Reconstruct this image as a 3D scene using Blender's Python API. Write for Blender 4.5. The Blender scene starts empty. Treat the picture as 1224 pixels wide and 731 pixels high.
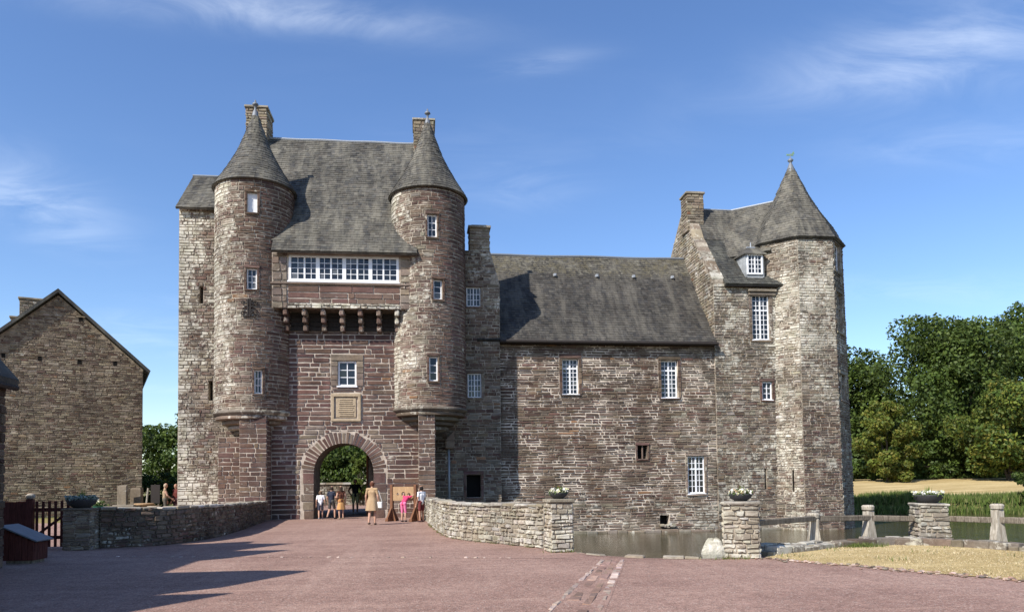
import bpy, math, random
import numpy as np
from math import sin, cos, tan, pi, radians, sqrt, atan2
from mathutils import Vector, Matrix

scene = bpy.context.scene
COL = scene.collection

# ------------------------------------------------------------------ camera
CAM_YAW, CAM_PITCH, CAM_ROLL = radians(6.6), radians(2.4), radians(-0.7)
cam_data = bpy.data.cameras.new('camera')
cam_data.sensor_width = 36.0
cam_data.lens = 26.47
cam_data.shift_y = 0.1404
cam_data.clip_start = 0.1
cam_data.clip_end = 5000.0
cam = bpy.data.objects.new('camera', cam_data)
COL.objects.link(cam)
_f = Vector((sin(CAM_YAW) * cos(CAM_PITCH), cos(CAM_YAW) * cos(CAM_PITCH), sin(CAM_PITCH)))
_r0 = Vector((cos(CAM_YAW), -sin(CAM_YAW), 0))
_u0 = _r0.cross(_f)
_r = _r0 * cos(CAM_ROLL) + _u0 * sin(CAM_ROLL)
_u = -_r0 * sin(CAM_ROLL) + _u0 * cos(CAM_ROLL)
_m = Matrix((_r, _u, -_f)).transposed().to_4x4()
_m.translation = Vector((0, 0, 1.6))
cam.matrix_world = _m
scene.camera = cam

# ------------------------------------------------------------------ sun, sky, exposure
SUN_AZ, SUN_EL = radians(50), radians(41)      # azimuth to the left of the facade normal, elevation
SUN_FROM = Vector((-sin(SUN_AZ) * cos(SUN_EL), -cos(SUN_AZ) * cos(SUN_EL), sin(SUN_EL)))
sun_data = bpy.data.lights.new('sun', 'SUN')
sun_data.energy = 5.0
sun_data.angle = radians(0.53)
sun_data.color = (1.0, 0.94, 0.85)
sun = bpy.data.objects.new('sun', sun_data)
COL.objects.link(sun)
sun.rotation_mode = 'QUATERNION'
sun.rotation_quaternion = SUN_FROM.to_track_quat('Z', 'Y')
sun.location = SUN_FROM * 60

world = bpy.data.worlds.new('World')
scene.world = world
world.use_nodes = True
nt = world.node_tree
nt.nodes.clear()
def wn(t, **k):
    n = nt.nodes.new(t)
    for a, b in k.items():
        setattr(n, a, b)
    return n
w_out = wn('ShaderNodeOutputWorld')
w_bg = wn('ShaderNodeBackground')
w_sky = wn('ShaderNodeTexSky', sky_type='NISHITA')
w_sky.sun_disc = False
w_sky.sun_elevation = SUN_EL
w_sky.sun_rotation = atan2(SUN_FROM.x, SUN_FROM.y)
w_sky.air_density = 1.0
w_sky.dust_density = 0.45
w_sky.ozone_density = 3.0
w_sky.altitude = 60
w_bg.inputs['Strength'].default_value = 0.146
# thin cirrus: noise on the sky directions projected to a flat layer
w_tc = wn('ShaderNodeTexCoord')
w_sep = wn('ShaderNodeSeparateXYZ')
nt.links.new(w_tc.outputs['Generated'], w_sep.inputs[0])
def wmath(op, a, b=None, clamp=False):
    n = wn('ShaderNodeMath', operation=op, use_clamp=clamp)
    for i, v in enumerate((a, b)):
        if v is None:
            continue
        if isinstance(v, (int, float)):
            n.inputs[i].default_value = v
        else:
            nt.links.new(v, n.inputs[i])
    return n.outputs[0]
zc = wmath('ADD', wmath('MAXIMUM', w_sep.outputs['Z'], 0.0), 0.10)
cx = wmath('DIVIDE', w_sep.outputs['X'], zc)
cy = wmath('DIVIDE', w_sep.outputs['Y'], zc)
w_cmb = wn('ShaderNodeCombineXYZ')
nt.links.new(cx, w_cmb.inputs[0]); nt.links.new(cy, w_cmb.inputs[1])
w_map = wn('ShaderNodeMapping')
w_map.inputs['Location'].default_value = (2.1, 0.35, 0)
w_map.inputs['Rotation'].default_value = (0, 0, radians(-24))
w_map.inputs['Scale'].default_value = (0.55, 1.05, 1)
nt.links.new(w_cmb.outputs[0], w_map.inputs[0])
w_n1 = wn('ShaderNodeTexNoise')
w_n1.inputs['Scale'].default_value = 1.15; w_n1.inputs['Detail'].default_value = 3; w_n1.inputs['Roughness'].default_value = 0.45
nt.links.new(w_map.outputs[0], w_n1.inputs['Vector'])
w_n2 = wn('ShaderNodeTexNoise')
w_n2.inputs['Scale'].default_value = 4.2; w_n2.inputs['Detail'].default_value = 9; w_n2.inputs['Roughness'].default_value = 0.62
w_n2.inputs['Distortion'].default_value = 1.1
nt.links.new(w_map.outputs[0], w_n2.inputs['Vector'])
w_r1 = wn('ShaderNodeMapRange'); w_r1.interpolation_type = 'SMOOTHSTEP'
w_r1.inputs['From Min'].default_value = 0.50; w_r1.inputs['From Max'].default_value = 0.78
nt.links.new(w_n1.outputs['Fac'], w_r1.inputs['Value'])
w_r2 = wn('ShaderNodeMapRange'); w_r2.interpolation_type = 'SMOOTHSTEP'
w_r2.inputs['From Min'].default_value = 0.25; w_r2.inputs['From Max'].default_value = 0.80
nt.links.new(w_n2.outputs['Fac'], w_r2.inputs['Value'])
def blob(x0, y0, sx, sy, rot, amp):
    dx, dy = wmath('SUBTRACT', cx, x0), wmath('SUBTRACT', cy, y0)
    u = wmath('ADD', wmath('MULTIPLY', dx, cos(rot) / sx), wmath('MULTIPLY', dy, sin(rot) / sx))
    v = wmath('ADD', wmath('MULTIPLY', dx, -sin(rot) / sy), wmath('MULTIPLY', dy, cos(rot) / sy))
    r2_ = wmath('ADD', wmath('MULTIPLY', u, u), wmath('MULTIPLY', v, v))
    return wmath('MULTIPLY', wmath('EXPONENT', wmath('MULTIPLY', r2_, -1.0)), amp)
banks = wmath('ADD', wmath('ADD', blob(-0.27, 1.345, 0.27, 0.05, 0.06, 1.0), blob(0.98, 1.33, 0.22, 0.13, -0.45, 1.0)),
              wmath('ADD', wmath('ADD', blob(-1.03, 2.10, 0.16, 0.30, -0.1, 0.65), blob(1.25, 1.60, 0.22, 0.10, -0.3, 0.35)), wmath('ADD', blob(0.24, 1.45, 0.10, 0.03, -0.35, 0.45), blob(0.28, 1.95, 0.16, 0.14, -0.4, 0.30))))
w_fac = wmath('MULTIPLY', wmath('MULTIPLY', wmath('ADD', wmath('MULTIPLY', w_r1.outputs[0], 0.35), banks), w_r2.outputs[0]), 0.37, True)
w_mix = wn('ShaderNodeMix', data_type='RGBA')
nt.links.new(w_fac, w_mix.inputs['Factor'])
w_hsv = wn('ShaderNodeHueSaturation')
w_hsv.inputs['Hue'].default_value = 0.507
w_hsv.inputs['Saturation'].default_value = 1.13
nt.links.new(w_sky.outputs[0], w_hsv.inputs['Color'])
nt.links.new(w_hsv.outputs[0], w_mix.inputs[6])
w_mix.inputs[7].default_value = (7.6, 8.1, 8.6, 1)
nt.links.new(w_mix.outputs[2], w_bg.inputs['Color'])
nt.links.new(w_bg.outputs[0], w_out.inputs['Surface'])

scene.view_settings.view_transform = 'Standard'
scene.view_settings.look = 'None'
scene.view_settings.exposure = 0.46
scene.view_settings.gamma = 1.0
scene.view_settings.use_curve_mapping = False
scene.render.engine = 'CYCLES'
scene.cycles.max_bounces = 6
scene.cycles.use_denoising = True
scene.render.resolution_x, scene.render.resolution_y = 1024, 611

# ------------------------------------------------------------------ helpers: objects
WLOC = {}
def _loc(o):
    return WLOC.get(o.name, Vector((0, 0, 0)))
def thing(name, label, cat, base, group=None):
    o = bpy.data.objects.new(name, None)
    o.empty_display_size = 0.3
    COL.objects.link(o)
    o.location = base
    WLOC[o.name] = Vector(base)
    o['label'] = label; o['category'] = cat
    if group:
        o['group'] = group
    return o
def tag(o, label, cat, group=None):
    o['label'] = label; o['category'] = cat
    if group:
        o['group'] = group
    return o
def link(name, me, parent=None, centre=(0, 0, 0), mats=()):
    for m in mats:
        me.materials.append(m)
    o = bpy.data.objects.new(name, me)
    COL.objects.link(o)
    c = Vector(centre)
    if parent is not None:
        o.parent = parent
        o.location = c - _loc(parent)
    else:
        o.location = c
    WLOC[o.name] = c
    return o

class MB:
    """collects polygons with a colour per vertex; build() makes one mesh object"""
    def __init__(s):
        s.v = []; s.f = []; s.c = []; s.mi = []
    def add(s, vs, fs, col=(0.5, 0.5, 0.5, 0), mi=0):
        n = len(s.v)
        s.v.extend(vs)
        s.c.extend([col] * len(vs))
        for f in fs:
            s.f.append([i + n for i in f]); s.mi.append(mi)
    def box(s, x0, x1, y0, y1, z0, z1, col=(0.5, 0.5, 0.5, 0), ch=0.0, M=None, mi=0, jit=0.0, rng=random):
        X = ((x0, x1), (y0, y1), (z0, z1))
        if ch <= 0:
            vs = [(X[0][i], X[1][j], X[2][k]) for i in (0, 1) for j in (0, 1) for k in (0, 1)]
            fs = [(0, 1, 3, 2), (4, 6, 7, 5), (0, 4, 5, 1), (2, 3, 7, 6), (0, 2, 6, 4), (1, 5, 7, 3)]
        else:
            vs = []; idx = {}
            for i in (0, 1):
                for j in (0, 1):
                    for k in (0, 1):
                        for a in range(3):
                            p = [X[0][i], X[1][j], X[2][k]]
                            for b in range(3):
                                if b != a:
                                    p[b] += ch * (1 if (i, j, k)[b] == 0 else -1)
                            if jit:
                                p = [q + rng.uniform(-jit, jit) for q in p]
                            idx[(i, j, k, a)] = len(vs); vs.append(tuple(p))
            fs = []
            for a in range(3):
                b, c = (a + 1) % 3, (a + 2) % 3
                for sd in (0, 1):
                    q = []
                    for (u, w) in ((0, 0), (1, 0), (1, 1), (0, 1)):
                        t = [0, 0, 0]; t[a] = sd; t[b] = u; t[c] = w
                        q.append(idx[(*t, a)])
                    fs.append(q if sd else q[::-1])
            for a in range(3):                       # edges along axis a
                b, c = (a + 1) % 3, (a + 2) % 3
                for u in (0, 1):
                    for w in (0, 1):
                        t0 = [0, 0, 0]; t0[b] = u; t0[c] = w
                        t1 = list(t0); t1[a] = 1
                        q = [idx[(*t0, b)], idx[(*t1, b)], idx[(*t1, c)], idx[(*t0, c)]]
                        fs.append(q if (u ^ w) == 0 else q[::-1])
            for i in (0, 1):
                for j in (0, 1):
                    for k in (0, 1):
                        q = [idx[(i, j, k, a)] for a in range(3)]
                        fs.append(q if (i + j + k) % 2 == 1 else q[::-1])
        if M is not None:
            vs = [tuple(M @ Vector(p)) for p in vs]
        s.add(vs, fs, col, mi)
    def tube(s, pts, rad, seg=8, col=(0.5, 0.5, 0.5, 0), cap=True, mi=0):
        """tube along pts; rad is a number or one radius per point"""
        pts = [Vector(p) for p in pts]
        n = len(pts)
        rs = rad if isinstance(rad, (list, tuple)) else [rad] * n
        vs = []; prev = None
        for i, p in enumerate(pts):
            d = (pts[min(i + 1, n - 1)] - pts[max(i - 1, 0)])
            d = d.normalized() if d.length > 1e-9 else Vector((0, 0, 1))
            if prev is None:
                a = Vector((1, 0, 0)) if abs(d.x) < 0.8 else Vector((0, 1, 0))
            else:
                a = prev
            u = (a - d * a.dot(d)).normalized(); w = d.cross(u); prev = u
            for k in range(seg):
                t = 2 * pi * k / seg
                vs.append(tuple(p + (u * cos(t) + w * sin(t)) * rs[i]))
        fs = []
        for i in range(n - 1):
            for k in range(seg):
                k2 = (k + 1) % seg
                fs.append((i * seg + k, i * seg + k2, (i + 1) * seg + k2, (i + 1) * seg + k))
        if cap:
            fs.append(list(range(seg))[::-1]); fs.append([(n - 1) * seg + k for k in range(seg)])
        s.add(vs, fs, col, mi)
    def lathe(s, prof, cx, cy, seg=24, col=(0.5, 0.5, 0.5, 0), a0=0, a1=2 * pi, mi=0):
        """profile of (r, z) turned round the vertical through (cx, cy)"""
        closed = abs(a1 - a0 - 2 * pi) < 1e-6
        m = seg if closed else seg + 1
        vs = []
        for r, z in prof:
            for k in range(m):
                t = a0 + (a1 - a0) * k / seg
                vs.append((cx + r * sin(t), cy - r * cos(t), z))
        fs = []
        for i in range(len(prof) - 1):
            for k in range(seg):
                k2 = (k + 1) % m
                fs.append((i * m + k, i * m + k2, (i + 1) * m + k2, (i + 1) * m + k))
        s.add(vs, fs, col, mi)
    def build(s, name, mats, parent=None, smooth=False, centre=None):
        me = bpy.data.meshes.new(name)
        v = np.array(s.v, dtype=np.float64)
        c = (v.min(0) + v.max(0)) / 2 if centre is None else np.array(centre, float)
        me.from_pydata((v - c).tolist(), [], s.f)
        a = me.color_attributes.new('col', 'FLOAT_COLOR', 'POINT')
        a.data.foreach_set('color', np.array(s.c, dtype=np.float32).ravel())
        if not isinstance(mats, (list, tuple)):
            mats = [mats]
        if len(mats) > 1:
            me.polygons.foreach_set('material_index', np.array(s.mi, dtype=np.int32))
        if smooth:
            me.polygons.foreach_set('use_smooth', np.ones(len(me.polygons), dtype=bool))
        me.update()
        return link(name, me, parent, c, mats)

def quads_mesh(name, V, C, mats, parent=None, centre=None, npt=4):
    """V (n, npt, 3) loose polygons, C (n, 4) colours: fast mesh for leaves, blades, slates"""
    V = np.asarray(V, dtype=np.float64); n = V.shape[0]
    flat = V.reshape(-1, 3)
    c = (flat.min(0) + flat.max(0)) / 2 if centre is None else np.array(centre, float)
    me = bpy.data.meshes.new(name)
    me.vertices.add(n * npt); me.loops.add(n * npt); me.polygons.add(n)
    me.vertices.foreach_set('co', (flat - c).astype(np.float32).ravel())
    me.loops.foreach_set('vertex_index', np.arange(n * npt, dtype=np.int32))
    me.polygons.foreach_set('loop_start', np.arange(0, n * npt, npt, dtype=np.int32))
    me.polygons.foreach_set('loop_total', np.full(n, npt, dtype=np.int32))
    a = me.color_attributes.new('col', 'FLOAT_COLOR', 'POINT')
    a.data.foreach_set('color', np.repeat(np.asarray(C, dtype=np.float32), npt, axis=0).ravel())
    me.update(calc_edges=True)
    return link(name, me, parent, c, mats if isinstance(mats, (list, tuple)) else [mats])

# ------------------------------------------------------------------ helpers: materials
MATS = {}
class NT:
    def __init__(s, name):
        s.m = bpy.data.materials.new(name); s.m.use_nodes = True
        s.t = s.m.node_tree; s.t.nodes.clear()
        s.out = s.n('ShaderNodeOutputMaterial')
        s.p = s.n('ShaderNodeBsdfPrincipled')
        s.t.links.new(s.p.outputs[0], s.out.inputs[0])
        s.pos = s.n('ShaderNodeNewGeometry').outputs['Position']
    def n(s, t, **k):
        x = s.t.nodes.new(t)
        for a, b in k.items():
            setattr(x, a, b)
        return x
    def l(s, a, b):
        s.t.links.new(a, b)
    def inp(s, node, key, v):
        if v is None:
            return
        if isinstance(v, (int, float, tuple, list)):
            node.inputs[key].default_value = v
        else:
            s.l(v, node.inputs[key])
    def noise(s, scale, detail=4, rough=0.55, dist=0.0, vec=None, stretch=None):
        x = s.n('ShaderNodeTexNoise')
        x.inputs['Scale'].default_value = scale; x.inputs['Detail'].default_value = detail
        x.inputs['Roughness'].default_value = rough; x.inputs['Distortion'].default_value = dist
        v = vec if vec is not None else s.pos
        if stretch is not None:
            mp = s.n('ShaderNodeMapping'); mp.inputs['Scale'].default_value = stretch
            s.l(v, mp.inputs[0]); v = mp.outputs[0]
        s.l(v, x.inputs['Vector'])
        return x.outputs['Fac']
    def voro(s, scale, feature='F1', vec=None, out='Distance'):
        x = s.n('ShaderNodeTexVoronoi', feature=feature); x.inputs['Scale'].default_value = scale
        s.l(vec if vec is not None else s.pos, x.inputs['Vector'])
        return x.outputs[out]
    def ramp(s, v, a, b, lo=0.0, hi=1.0):
        x = s.n('ShaderNodeMapRange'); x.interpolation_type = 'SMOOTHSTEP'
        s.inp(x, 'Value', v)
        x.inputs['From Min'].default_value = a; x.inputs['From Max'].default_value = b
        x.inputs['To Min'].default_value = lo; x.inputs['To Max'].default_value = hi
        return x.outputs[0]
    def math(s, op, a, b=None, clamp=False):
        x = s.n('ShaderNodeMath', operation=op, use_clamp=clamp)
        s.inp(x, 0, a); s.inp(x, 1, b)
        return x.outputs[0]
    def mix(s, f, a, b, blend='MIX'):
        x = s.n('ShaderNodeMix', data_type='RGBA', blend_type=blend)
        s.inp(x, 0, f)
        for k, v in ((6, a), (7, b)):
            if isinstance(v, tuple) and len(v) == 3:
                v = (*v, 1)
            s.inp(x, k, v)
        return x.outputs[2]
    def scale(s, c, f):
        x = s.n('ShaderNodeVectorMath', operation='SCALE')
        s.inp(x, 0, c if not isinstance(c, tuple) else c[:3]); s.inp(x, 3, f)
        return x.outputs[0]
    def attr(s):
        return s.n('ShaderNodeAttribute', attribute_name='col')
    def bump(s, h, strength=0.5, dist=0.02):
        x = s.n('ShaderNodeBump'); x.inputs['Strength'].default_value = strength; x.inputs['Distance'].default_value = dist
        s.l(h, x.inputs['Height']); s.l(x.outputs[0], s.p.inputs['Normal'])
    def done(s, col=None, rough=0.85, spec=0.3, **k):
        if col is not None:
            s.inp(s.p, 'Base Color', (*col, 1) if isinstance(col, tuple) and len(col) == 3 else col)
        s.inp(s.p, 'Roughness', rough); s.inp(s.p, 'Specular IOR Level', spec)
        for a, b in k.items():
            s.inp(s.p, a, b)
        return s.m

def m_stone():
    """every stone carries its own colour; alpha says how much pale lichen grows on it"""
    t = NT('stone'); a = t.attr()
    v = t.noise(9, 6, 0.65); v2 = t.noise(55, 3, 0.6)
    c = t.scale(a.outputs['Color'], t.math('ADD', t.math('MULTIPLY', v, 0.9), t.math('ADD', t.math('MULTIPLY', v2, 0.5), 0.28)))
    hue = t.noise(1.3, 3, 0.5)
    c = t.mix(t.ramp(hue, 0.45, 0.75, 0, 0.35), c, t.mix(1.0, c, (1.12, 0.97, 0.74), 'MULTIPLY'))
    bl = t.math('MULTIPLY', a.outputs['Alpha'], t.ramp(t.noise(1.1, 5, 0.62, 0.3), 0.36, 0.66), True)
    c = t.mix(t.math('MULTIPLY', bl, 0.55), c, t.scale((0.262, 0.235, 0.188, 1), t.math('ADD', t.math('MULTIPLY', v, 0.9), 0.55)))
    lich = t.noise(4.6, 6, 0.72, 0.4)
    th = t.math('SUBTRACT', 0.74, t.math('MULTIPLY', a.outputs['Alpha'], 0.42))
    patch = t.math('MULTIPLY', t.math('SUBTRACT', t.noise(0.85, 4, 0.6, 0.2), 0.5), 0.9)
    lf = t.math('MULTIPLY', t.math('SUBTRACT', t.math('ADD', lich, patch), th), 9.0, True)
    lc = t.mix(t.ramp(t.noise(2.1, 2), 0.4, 0.7), (0.60, 0.57, 0.49), (0.42, 0.40, 0.31))
    c = t.mix(t.math('MULTIPLY', lf, 0.85), c, lc)
    moss = t.ramp(t.noise(2.4, 5, 0.6), 0.66, 0.76, 0, 0.7)
    c = t.mix(moss, c, (0.17, 0.145, 0.06))
    wth = t.noise(0.55, 5, 0.6, 0.3, None, (1.3, 1.3, 0.6))
    c = t.scale(c, t.ramp(wth, 0.30, 0.70, 0.62, 1.20))
    t.bump(t.math('ADD', t.noise(30, 5, 0.65), t.math('MULTIPLY', v, 0.6)), 0.55, 0.02)
    return t.done(c, 0.9, 0.25)
def m_mortar(name, col, col2, sc=3.2, rg=(0.36, 0.66)):
    t = NT(name)
    c = t.mix(t.ramp(t.noise(sc, 6, 0.65), *rg), col, col2)
    c = t.scale(c, t.math('ADD', t.math('MULTIPLY', t.noise(40, 4), 0.7), 0.62))
    t.bump(t.noise(60, 4), 0.5, 0.012)
    return t.done(c, 0.95, 0.2)
def m_slate(name, tint=(1, 1, 1)):
    t = NT(name); a = t.attr()
    v = t.noise(6, 5, 0.62)
    c = t.scale(a.outputs['Color'], t.math('ADD', t.math('MULTIPLY', v, 0.9), 0.52))
    st = t.noise(1.0, 6, 0.66, 0.0, None, (2.4, 0.42, 0.36))
    c = t.mix(t.ramp(st, 0.42, 0.68, 0, 0.85), c, (0.165, 0.153, 0.122))
    c = t.scale(c, t.ramp(t.noise(0.8, 4), 0.32, 0.68, 0.78, 1.22))
    li = t.noise(5.5, 7, 0.78, 0.6)
    c = t.mix(t.math('MULTIPLY', t.math('SUBTRACT', li, t.math('SUBTRACT', 0.67, t.math('MULTIPLY', a.outputs['Alpha'], 0.25))), 6.0, True), c, t.mix(t.ramp(t.noise(1.7, 3), 0.42, 0.58), (0.26, 0.245, 0.185), (0.20, 0.178, 0.108)))
    ms = t.ramp(t.noise(2.3, 5, 0.65), 0.62, 0.74, 0, 0.35)
    c = t.mix(ms, c, (0.125, 0.105, 0.062))
    c = t.mix(1.0, c, (tint[0] * 0.93, tint[1] * 0.93, tint[2] * 0.93, 1), 'MULTIPLY')
    t.bump(t.noise(34, 4), 0.4, 0.008)
    return t.done(c, 0.72, 0.3)
def m_plain(name, col, rough=0.7, var=0.35, scale=12, spec=0.3, metal=0.0, bump=0.25):
    t = NT(name)
    c = t.scale((*col, 1), t.math('ADD', t.math('MULTIPLY', t.noise(scale, 5, 0.6), 2 * var), 1 - var))
    if bump:
        t.bump(t.noise(scale * 5, 4), bump, 0.006)
    return t.done(c, rough, spec, Metallic=metal)
def m_wood(name, col, col2):
    t = NT(name)
    g = t.noise(7, 6, 0.65, 0.8, None, (6, 6, 0.6))
    g2 = t.noise(2.5, 4)
    c = t.mix(t.ramp(g, 0.35, 0.65), col, col2)
    c = t.scale(c, t.math('ADD', t.math('MULTIPLY', g2, 0.7), 0.65))
    t.bump(g, 0.5, 0.01)
    return t.done(c, 0.8, 0.25)
def m_attr(name, rough=0.75, trans=0.0, spec=0.25, amp=0.5, scale=20):
    t = NT(name); a = t.attr()
    c = t.scale(a.outputs['Color'], t.math('ADD', t.math('MULTIPLY', t.noise(scale, 3), amp), 1 - amp / 2))
    t.done(c, rough, spec)
    if trans > 0:
        tr = t.n('ShaderNodeBsdfTranslucent'); t.l(c, tr.inputs[0])
        mx = t.n('ShaderNodeMixShader'); mx.inputs[0].default_value = trans
        t.l(t.p.outputs[0], mx.inputs[1]); t.l(tr.outputs[0], mx.inputs[2]); t.l(mx.outputs[0], t.out.inputs[0])
    return t.m
def m_gravel():
    t = NT('red_gravel')
    big = t.noise(0.42, 6, 0.62, 0.3); mid = t.noise(4.5, 8, 0.75); fin = t.noise(15, 8, 0.82)
    peb = t.voro(58, out='Color')
    c = t.mix(t.ramp(big, 0.36, 0.66), (0.272, 0.168, 0.134), (0.340, 0.220, 0.176))
    streak = t.noise(0.9, 7, 0.68, 0.6, None, (0.30, 1.7, 1))
    trk = t.noise(1.0, 4, 0.6, 0.8, None, (1.1, 0.06, 1))
    c = t.mix(t.ramp(streak, 0.50, 0.72, 0, 0.6), c, (0.405, 0.268, 0.212))
    c = t.mix(t.ramp(streak, 0.50, 0.28, 0, 0.55), c, (0.235, 0.142, 0.116))
    c = t.mix(t.ramp(trk, 0.54, 0.66, 0, 0.4), c, (0.385, 0.260, 0.208))
    c = t.mix(t.ramp(t.noise(0.16, 5, 0.6), 0.55, 0.70, 0, 0.4), c, (0.265, 0.180, 0.140))
    c = t.scale(c, t.math('ADD', t.math('MULTIPLY', mid, 1.0), t.math('SUBTRACT', t.math('MULTIPLY', fin, 1.8), 0.48)))
    sep = t.n('ShaderNodeSeparateColor'); t.l(peb, sep.inputs[0])
    c = t.scale(c, t.math('ADD', t.math('MULTIPLY', sep.outputs[0], 0.55), 0.73))
    c = t.mix(t.ramp(sep.outputs[1], 0.93, 0.97, 0, 0.5), c, (0.52, 0.45, 0.40))
    h = t.math('ADD', t.math('MULTIPLY', t.voro(58), 0.8), t.math('MULTIPLY', t.noise(90, 3), 0.5))
    t.bump(h, 0.7, 0.014)
    return t.done(c, 0.95, 0.2)
def m_ground():
    t = NT('meadow')
    a = t.noise(0.22, 6, 0.65); b = t.noise(6, 6, 0.7)
    c = t.mix(t.ramp(a, 0.40, 0.60), (0.10, 0.115, 0.035), (0.25, 0.20, 0.085))
    c = t.scale(c, t.math('ADD', t.math('MULTIPLY', b, 1.0), 0.5))
    t.bump(b, 0.6, 0.05)
    return t.done(c, 0.95, 0.15)
def m_field():
    t = NT('dry_field')
    a = t.noise(0.35, 6, 0.65, 0, None, (0.4, 1.6, 1)); b = t.noise(5, 6, 0.7)
    c = t.mix(t.ramp(a, 0.38, 0.66), (0.37, 0.275, 0.125), (0.50, 0.39, 0.20))
    c = t.scale(c, t.math('ADD', t.math('MULTIPLY', b, 0.8), 0.6))
    t.bump(b, 0.6, 0.06)
    return t.done(c, 0.95, 0.15)
def m_water():
    t = NT('moat_water')
    c = t.mix(t.ramp(t.noise(0.35, 4), 0.35, 0.65), (0.045, 0.042, 0.020), (0.070, 0.062, 0.030))
    h = t.math('ADD', t.noise(2.6, 4, 0.55, 0.3, None, (0.7, 1.5, 1)), t.math('MULTIPLY', t.noise(11, 3), 0.25))
    sx = t.n('ShaderNodeSeparateXYZ'); t.l(t.pos, sx.inputs[0])
    h = t.math('MULTIPLY', h, t.ramp(sx.outputs[0], 14.0, 26.0, 0.8, 5.0))      # wind ruffles the open water beyond the tower
    t.bump(h, 0.25, 0.06)
    return t.done(c, 0.06, 0.5, IOR=1.33)
def m_glass():
    t = NT('window_glass')
    t.bump(t.noise(3, 2), 0.08, 0.02)
    return t.done((0.012, 0.015, 0.02), 0.05, 0.5)

MATS['stone'] = m_stone()
MATS['mortar_pale'] = m_mortar('mortar_pale', (0.36, 0.30, 0.245), (0.52, 0.45, 0.375))
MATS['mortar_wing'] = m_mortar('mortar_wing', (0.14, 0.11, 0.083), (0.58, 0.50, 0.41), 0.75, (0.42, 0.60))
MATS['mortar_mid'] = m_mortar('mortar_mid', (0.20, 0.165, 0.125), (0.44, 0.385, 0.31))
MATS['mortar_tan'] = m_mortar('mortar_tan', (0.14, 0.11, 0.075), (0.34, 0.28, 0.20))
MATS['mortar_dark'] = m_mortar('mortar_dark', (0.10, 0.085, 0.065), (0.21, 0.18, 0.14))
MATS['dark'] = m_plain('interior_shade', (0.012, 0.011, 0.010), 0.9, 0.2, 3, 0.1, 0, 0)  # near-black colour stands for the shade inside rooms and holes
MATS['slate'] = m_slate('slate')
MATS['slate_wing'] = m_slate('slate_wing', (0.64, 0.63, 0.65))
MATS['slate_dark'] = m_slate('slate_dark', (0.72, 0.76, 0.78))
MATS['lead'] = m_plain('lead', (0.17, 0.185, 0.205), 0.6, 0.3, 9, 0.5, 0.3)
MATS['zinc'] = m_plain('zinc', (0.30, 0.32, 0.34), 0.45, 0.25, 9, 0.5, 0.2)
MATS['white_paint'] = m_plain('white_paint', (0.74, 0.75, 0.77), 0.5, 0.10, 8, 0.4, 0, 0.1)
MATS['glass'] = m_glass()
MATS['glass_net'] = m_plain('glass_before_curtain', (0.10, 0.105, 0.11), 0.12, 0.5, 6, 0.5, 0, 0)
MATS['iron'] = m_plain('wrought_iron', (0.028, 0.022, 0.019), 0.7, 0.35, 20, 0.4, 0.2)
MATS['wood_red'] = m_wood('red_stained_wood', (0.055, 0.016, 0.013), (0.105, 0.033, 0.026))
MATS['wood_brown'] = m_wood('brown_oak', (0.12, 0.055, 0.030), (0.20, 0.095, 0.05))
MATS['wood_tan'] = m_wood('tan_board', (0.30, 0.19, 0.10), (0.40, 0.27, 0.15))
MATS['wood_grey'] = m_wood('weathered_post', (0.24, 0.205, 0.155), (0.46, 0.42, 0.35))
MATS['wood_dark'] = m_wood('dark_rail', (0.085, 0.068, 0.05), (0.24, 0.205, 0.16))
MATS['wood_shade'] = m_wood('shade_black_wood', (0.022, 0.018, 0.015), (0.045, 0.038, 0.031))  # near-black stands for the deep shade between the corbels
MATS['bark'] = m_wood('bark', (0.055, 0.042, 0.030), (0.10, 0.08, 0.06))
MATS['leaf'] = m_attr('leaf', 0.6, 0.28, 0.3, 0.6, 0.8)
MATS['grass'] = m_attr('grass_blade', 0.75, 0.25, 0.2, 0.4, 3)
MATS['petal'] = m_attr('petal', 0.7, 0.2, 0.2, 0.2, 30)
MATS['paint'] = m_attr('coloured', 0.75, 0.0, 0.25, 0.35, 25)
MATS['gravel'] = m_gravel()
MATS['ground'] = m_ground()
MATS['field'] = m_field()
MATS['water'] = m_water()
MATS['bowl'] = m_plain('dark_bowl', (0.045, 0.046, 0.05), 0.7, 0.3, 10)
MATS['cream_stone'] = m_plain('cream_limestone', (0.36, 0.285, 0.195), 0.9, 0.4, 7, 0.2, 0, 0.5)
MATS['bank'] = m_plain('bank_earth', (0.12, 0.10, 0.065), 0.95, 0.5, 3, 0.2, 0, 0.5)
MATS['verdigris'] = m_plain('verdigris', (0.16, 0.27, 0.19), 0.7, 0.3, 20)

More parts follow.
